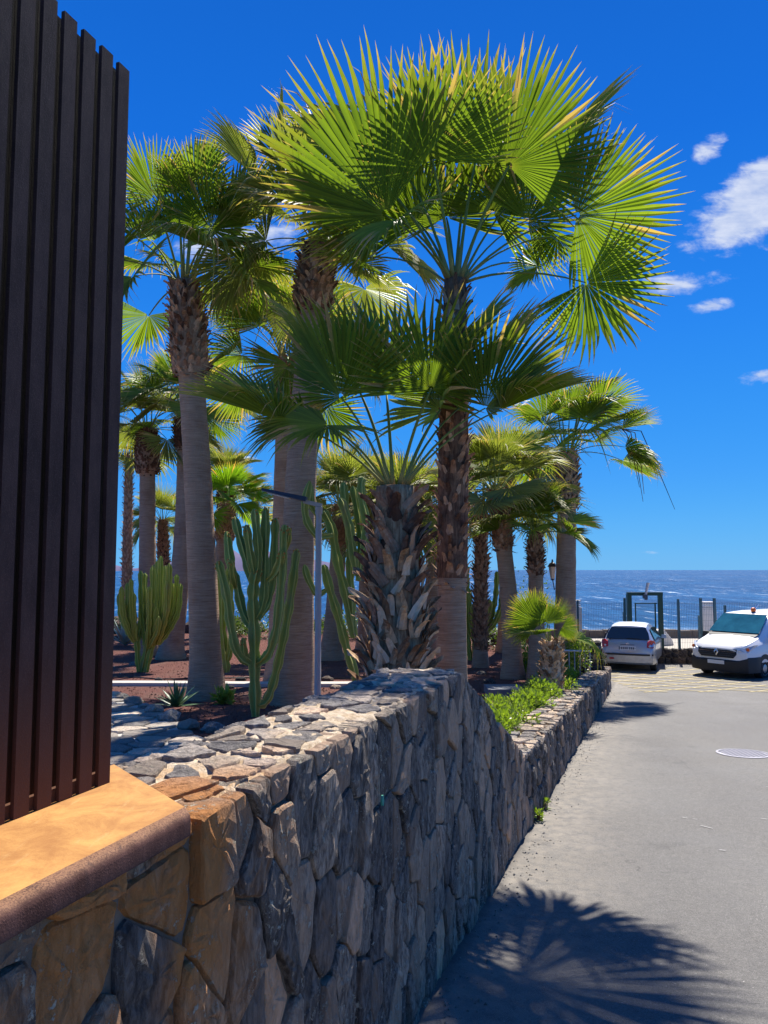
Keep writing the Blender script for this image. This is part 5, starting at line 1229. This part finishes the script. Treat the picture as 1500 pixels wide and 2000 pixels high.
quad_panel('windscreen', [vtop(0.0, -0.80), vtop(0.0, 0.80), vtop(0.5, 0.765), vtop(0.92, 0.70), vtop(0.92, -0.70), vtop(0.5, -0.765)], M_SCREEN, van, 0.012)
quad_panel('wiper_cowl', [(0.86, -0.74, 1.262), (0.86, 0.74, 1.262), (0.985, 0.80, 1.335), (0.985, -0.80, 1.335)], M_TRIM, van, 0.008)
for sd, nm in ((-1, 'side_window'), (1, 'side_window')):
    def sw(x, z): return (x, sd * (0.965 - (z - 1.12) * 0.19 + 0.012), z)
    pts = [sw(1.28, 1.14), sw(2.10, 1.20), sw(2.10, 1.76), sw(1.86, 1.78), sw(1.55, 1.52)]
    quad_panel(nm, pts if sd < 0 else pts[::-1], M_GLASSD, van, 0.01)
    quad_panel('door_seam', [(1.20, sd * 0.985, 0.42), (1.212, sd * 0.985, 0.42), (1.212, sd * 0.985, 1.10), (1.20, sd * 0.985, 1.10)], M_TRIM, van, 0.004)
    b = MB(); b.box((1.32, sd * 1.10, 1.20), (0.12, 0.20, 0.22), taper=0.8); b.box((1.33, sd * 1.0, 1.14), (0.08, 0.12, 0.06)); b.build('mirror', M_TRIM, van)
    # headlamp wrapping the corner
    pts = [(0.055, sd * 0.60, 0.80), (0.17, sd * 0.86, 0.84), (0.62, sd * 0.955, 1.06), (0.42, sd * 0.93, 1.06), (0.20, sd * 0.80, 0.99), (0.06, sd * 0.62, 0.90)]
    b = MB(); ins = [Vector(p) for p in pts]; cc = sum(ins, Vector()) / 6; ob = [p + Vector((-0.045, sd * 0.03, 0.0)) for p in ins]
    b.add(ob + ins, [tuple(range(6)) if sd < 0 else tuple(range(5, -1, -1))] + [(i, i + 6, (i + 1) % 6 + 6, (i + 1) % 6) for i in range(6)]); hl = b.build('headlight', M_CLEAR, van)
    b = MB(); b.lathe([(0.05, -0.01), (0.05, 0.01), (0.02, 0.02)], (0.16, sd * 0.865, 0.93), 10, M=Matrix.Rotation(R(-70), 3, 'Y')); b.build('indicator', M_ORANGE, hl)
# bumper, grille
b = MB(); pr_ = []
for (y, x) in ((-0.99, 0.62), (-0.98, 0.40), (-0.90, 0.12), (-0.62, -0.04), (0.0, -0.07), (0.62, -0.04), (0.90, 0.12), (0.98, 0.40), (0.99, 0.62)):
    k = 0.0 if abs(y) < 0.7 else 0.1
    pr_.append([(x, y, 0.24), (x - 0.025, y, 0.30), (x - 0.03, y, 0.56 + k), (x + 0.03, y, 0.60 + k), (x + 0.3, y * 0.9, 0.58 + k), (x + 0.3, y * 0.9, 0.24)])
vs = [p for r in pr_ for p in r]; fs = []
for i in range(8):
    for k in range(6): a = i * 6 + k; c_ = i * 6 + (k + 1) % 6; fs.append((a, a + 6, c_ + 6, c_))
fs += [tuple(range(6)), tuple(range(53, 47, -1))]
b.add(vs, fs); b.build('bumper', M_TRIM, van, smooth=True, sharp=30)
gp = [(-0.012, -0.50, 0.66), (-0.012, 0.50, 0.66), (-0.022, 0.60, 0.78), (0.03, 0.60, 0.92), (0.03, -0.60, 0.92), (-0.022, -0.60, 0.78)]
gr = quad_panel('grille', gp[::-1], M_TRIM, van, 0.02)
for z in (0.72, 0.78, 0.84): quad_panel('grille_bar', [(-0.045, 0.56, z), (-0.045, -0.56, z), (-0.045, -0.56, z + 0.016), (-0.045, 0.56, z + 0.016)], M_CHROME if z == 0.84 else M_LAMPD, gr, 0.006)
b = MB(); o4 = [(0, 0.115), (0.075, 0), (0, -0.115), (-0.075, 0)]; i4 = [(0, 0.06), (0.038, 0), (0, -0.06), (-0.038, 0)]; zc_ = 0.825
vs = [(x, y_, zc_ + z_) for x in (-0.075, -0.05) for (y_, z_) in o4] + [(x, y_, zc_ + z_) for x in (-0.085, -0.05) for (y_, z_) in i4]
fs = []
for i in range(4): j = (i + 1) % 4; fs += [(i, j, 8 + j, 8 + i), (i, i + 4, j + 4, j), (8 + i, 8 + j, 12 + j, 12 + i)]
b.add(vs, fs); b.build('diamond_emblem', M_CHROME, gr)
pt = quad_panel('number_plate', [(-0.10, 0.26, 0.47), (-0.10, -0.26, 0.47), (-0.10, -0.26, 0.58), (-0.10, 0.26, 0.58)], M_PLATE, van, 0.008)
for cx_, cy_, s_ in ((0.94, -0.86, -1), (0.94, 0.86, 1), (4.05, -0.86, -1), (4.05, 0.86, 1)):
    wheel(van, cx_, cy_, 0.335, 0.22, s_)
    b = MB(); n_ = 14; pts = []                            # black arch lining round the wheel
    for k in range(n_ + 1):
        a = math.pi * k / n_; pts.append((cx_ - math.cos(a) * 0.43, s_ * 0.955, 0.335 + math.sin(a) * 0.43))
    vs = [(x, y_ + s_ * 0.028, z_) for x, y_, z_ in pts] + [(cx_ - math.cos(math.pi * k / n_) * 0.30, s_ * 0.983, 0.32 + math.sin(math.pi * k / n_) * 0.30) for k in range(n_ + 1)]
    b.add(vs, [(k, k + 1, k + n_ + 2, k + n_ + 1) for k in range(n_)]); b.build('wheel_arch', M_TRIM, van)
for sd in (-1, 1): quad_panel('sill_trim', [(1.42, sd * 0.982, 0.27), (3.6, sd * 0.982, 0.27), (3.6, sd * 0.985, 0.42), (1.75, sd * 0.985, 0.42)], M_TRIM, van, 0.006)
for z, x0_, x1_ in ((0.80, 1.60, 2.02), (0.745, 1.68, 2.0)):   # two short lines of unreadably small print on the door
    x = x0_
    while x < x1_:
        l_ = random.uniform(0.03, 0.06); quad_panel('lettering', [(x, -0.986, z), (x + l_, -0.986, z), (x + l_, -0.986, z + 0.022), (x, -0.986, z + 0.022)], M_INK, van, 0.003); x += l_ + 0.015
b = MB(); b.lathe([(0.06, 0), (0.065, 0.02), (0.07, 0.03)], (1.98, -0.15, 1.945), 14); bc = b.build('beacon', M_TRIM, van)
b = MB(); b.lathe([(0.075, 0.03), (0.08, 0.08), (0.065, 0.13), (0.03, 0.15)], (1.98, -0.15, 1.945), 14); b.build('beacon_dome', M_ORANGE, bc, smooth=True)
b = MB(); b.tube([(2.25, 0.0, 1.96), (2.5, -0.05, 2.18)], 0.012, 6); b.build('aerial', M_CHROME, van)

# --- silver hatchback: local x runs from tail to nose, y positive = car's left
phi = R(25); ch = Vector((math.sin(phi), math.cos(phi), 0)); hb = thing('hatchback_car', 'silver hatchback parked with its tail to the camera by the gate frame', 'car', None)
rc = at(1226, 1300, 24.5); hb.location = (rc.x, rc.y, 0.0); hb.rotation_euler = (0, 0, math.atan2(ch.y, ch.x))
HS = [(0.0, 0.36, 0.66, 0.74, 0.70, 0.72, 0.66), (0.06, 0.30, 0.80, 0.93, 0.78, 0.80, 0.72), (0.16, 0.27, 0.92, 1.02, 0.80, 0.83, 0.70), (0.28, 0.26, 0.94, 1.18, 0.81, 0.835, 0.66), (0.50, 0.25, 0.94, 1.44, 0.82, 0.84, 0.58), (0.72, 0.25, 0.93, 1.49, 0.82, 0.84, 0.575),
      (1.5, 0.24, 0.92, 1.51, 0.82, 0.84, 0.58), (2.05, 0.24, 0.91, 1.46, 0.82, 0.84, 0.58), (2.55, 0.24, 0.90, 1.20, 0.82, 0.835, 0.64), (2.85, 0.24, 0.88, 1.02, 0.82, 0.83, 0.68), (3.4, 0.25, 0.78, 0.90, 0.80, 0.80, 0.66), (3.75, 0.30, 0.66, 0.72, 0.68, 0.70, 0.58), (3.82, 0.36, 0.58, 0.62, 0.6, 0.62, 0.5)]
vs, fs, rows = loft(HS); b = MB(); b.add(vs, fs); b.build('body', M_SILVER, hb, smooth=True, sharp=34)
def rw(f, y): return (0.175 + (0.47 - 0.175) * f - 0.03, y, 1.04 + (1.40 - 1.04) * f)
quad_panel('rear_window', [rw(0, 0.68), rw(0, -0.68), rw(0.5, -0.64), rw(1, -0.54), rw(1, 0.54), rw(0.5, 0.64)], M_GLASSD, hb, 0.014)
for sd in (-1, 1):
    def hw(x, z): return (x, sd * (0.845 - (z - 0.92) * 0.50 + 0.012), z)
    for pts in ([hw(0.45, 1.0), hw(1.15, 0.97), hw(1.15, 1.36), hw(0.62, 1.34)], [hw(1.2, 0.97), hw(2.45, 0.96), hw(2.05, 1.34), hw(1.2, 1.37)]):
        quad_panel('side_window', pts if sd < 0 else pts[::-1], M_GLASSD, hb, 0.01)
    b = MB(); b.box((2.25, sd * 0.95, 1.0), (0.11, 0.17, 0.12), taper=0.85); b.build('mirror', M_SILVER if sd < 0 else M_TRIM, hb)
    pts = [(0.02, sd * 0.60, 0.80), (0.06, sd * 0.77, 0.78), (0.27, sd * 0.835, 0.92), (0.25, sd * 0.80, 1.01), (0.12, sd * 0.70, 1.03), (0.06, sd * 0.61, 0.96)]
    b = MB(); ins = [Vector(p) for p in pts]; ob = [p + Vector((-0.03, sd * 0.022, 0.0)) for p in ins]
    b.add(ob + ins, [tuple(range(6)) if sd > 0 else tuple(range(5, -1, -1))] + [(i, i + 6, (i + 1) % 6 + 6, (i + 1) % 6) for i in range(6)]); tl = b.build('tail_light', M_RED, hb)
    b = MB(); b.lathe([(0.035, 0), (0.035, 0.012), (0.01, 0.016)], (0.012, sd * 0.695, 0.84), 10, M=Matrix.Rotation(R(-80), 3, 'Y')); b.build('reversing_lamp', M_CLEAR, tl)
# wrap-round rear bumper with dark rubbing strip
b = MB(); pr_ = []
for (y, x) in ((-0.85, 0.55), (-0.845, 0.25), (-0.78, 0.06), (-0.55, -0.035), (0.0, -0.055), (0.55, -0.035), (0.78, 0.06), (0.845, 0.25), (0.85, 0.55)):
    pr_.append([(x + 0.05, y * 0.97, 0.25), (x, y, 0.31), (x - 0.02, y, 0.56), (x + 0.03, y, 0.60), (x + 0.25, y * 0.92, 0.60), (x + 0.25, y * 0.92, 0.25)])
vs = [p for r in pr_ for p in r]; fs = []
for i in range(8):
    for k in range(6): a = i * 6 + k; c_ = i * 6 + (k + 1) % 6; fs.append((a, c_, c_ + 6, a + 6))
fs += [tuple(range(5, -1, -1)), tuple(range(48, 54))]
b.add(vs, fs); bp = b.build('bumper', M_SILVER, hb, smooth=True, sharp=32)
b = MB(); vs = []
for (y, x) in ((-0.83, 0.2), (-0.78, 0.045), (-0.55, -0.05), (0.0, -0.072), (0.55, -0.05), (0.78, 0.045), (0.83, 0.2)): vs += [(x - 0.005, y * 1.012, 0.535), (x - 0.012, y * 1.012, 0.59), (x + 0.05, y * 0.99, 0.59), (x + 0.05, y * 0.99, 0.535)]
b.add(vs, [(i * 4 + k, i * 4 + (k + 1) % 4, i * 4 + 4 + (k + 1) % 4, i * 4 + 4 + k) for i in range(6) for k in range(4)]); b.build('rubbing_strip', M_TRIM, bp)
quad_panel('fog_lamp', [(-0.052, 0.56, 0.40), (-0.056, 0.42, 0.40), (-0.056, 0.42, 0.45), (-0.052, 0.56, 0.45)], M_RED, bp, 0.012)
npl = quad_panel('number_plate', [(0.005, 0.27, 0.70), (0.005, -0.27, 0.70), (0.03, -0.27, 0.82), (0.03, 0.27, 0.82)], M_PLATE, hb, 0.012)
x = 0.20
for k in range(7):
    quad_panel('plate_mark', [(-0.004, x, 0.725), (-0.004, x - 0.035, 0.725), (0.012, x - 0.035, 0.795), (0.012, x, 0.795)], M_INK, npl, 0.004); x -= 0.058 if k != 3 else 0.085
quad_panel('plate_band', [(-0.004, 0.268, 0.705), (-0.004, 0.235, 0.705), (0.015, 0.235, 0.815), (0.015, 0.268, 0.815)], M_INK, npl, 0.004)
b = MB(); b.lathe([(0.045, 0), (0.045, 0.008)], (0.045, 0, 0.905), 14, M=Matrix.Rotation(R(-80), 3, 'Y') @ Matrix.Diagonal((0.6, 1.2, 1))); b.build('oval_badge', M_CHROME, hb)
quad_panel('tailgate_handle', [(0.035, 0.22, 0.86), (0.035, -0.22, 0.86), (0.04, -0.22, 0.875), (0.04, 0.22, 0.875)], M_LAMPD, hb, 0.01)
quad_panel('rear_wiper', [(0.135, 0.02, 1.06), (0.135, -0.40, 1.05), (0.14, -0.40, 1.065), (0.14, 0.02, 1.08)], M_TRIM, hb, 0.008)
for cx_, cy_, s_ in ((0.66, -0.74, -1), (0.66, 0.74, 1), (3.08, -0.74, -1), (3.08, 0.74, 1)): wheel(hb, cx_, cy_, 0.30, 0.19, s_)

# grit, chips and dry leaves swept against the wall foot
b = MB(); rs = random.Random(123)
for i in range(900):
    Y = 2.2 + 17 * rs.random() ** 1.5; d_ = abs(rs.gauss(0, 0.13)) + 0.03; p = wall_pt(s_of_y(Y), d_, 0); z = z_road(p.y); r = rs.uniform(0.004, 0.014) * (1.5 if rs.random() < 0.06 else 1); a = rs.uniform(0, 6)
    b.add([(p.x + r * math.cos(a + k * 2.094), p.y + r * math.sin(a + k * 2.094), z + 0.001) for k in range(3)] + [(p.x, p.y, z + r * rs.uniform(0.4, 1.0))], [(0, 1, 3), (1, 2, 3), (2, 0, 3)])
tag(b.build('wall_foot_grit', M_PALER), 'pale grit and stone chips along the wall foot', 'grit', None, 'stuff')

LR = ['dark lava rock beside the sunny cactus foot', 'pale-speckled rock between palm trunk and tallest cactus, beyond the kerb', 'dark rock right of the street lamp post in the gravel', 'grey-brown rock just over the wall right of the lamp post',
      'dark rock in the gravel right of the tallest trunk', 'largest dark rock between the roadside palm feet', 'grey rock near the branching cactus foot', 'tiny dark rock beside the kerb left of the tallest cactus', 'small dark rock on the gravel near the leaning-footed palm']
for i, (u, v, r) in enumerate([(262, 1300, 0.12), (470, 1330, 0.10), (640, 1330, 0.12), (655, 1345, 0.09), (955, 1335, 0.12), (1022, 1318, 0.14), (940, 1318, 0.10), (450, 1345, 0.07), (310, 1330, 0.08)]):
    p = on_garden(u, v); o = rock('lava_rock', p + Vector((0, 0, r * 0.2)), (r * 1.2, r, r * 0.7), M_LAVA if i % 3 else M_LOWST, seed=60 + i)
    tag(o, LR[i], 'rock', 'loose lava rocks in the gravel')
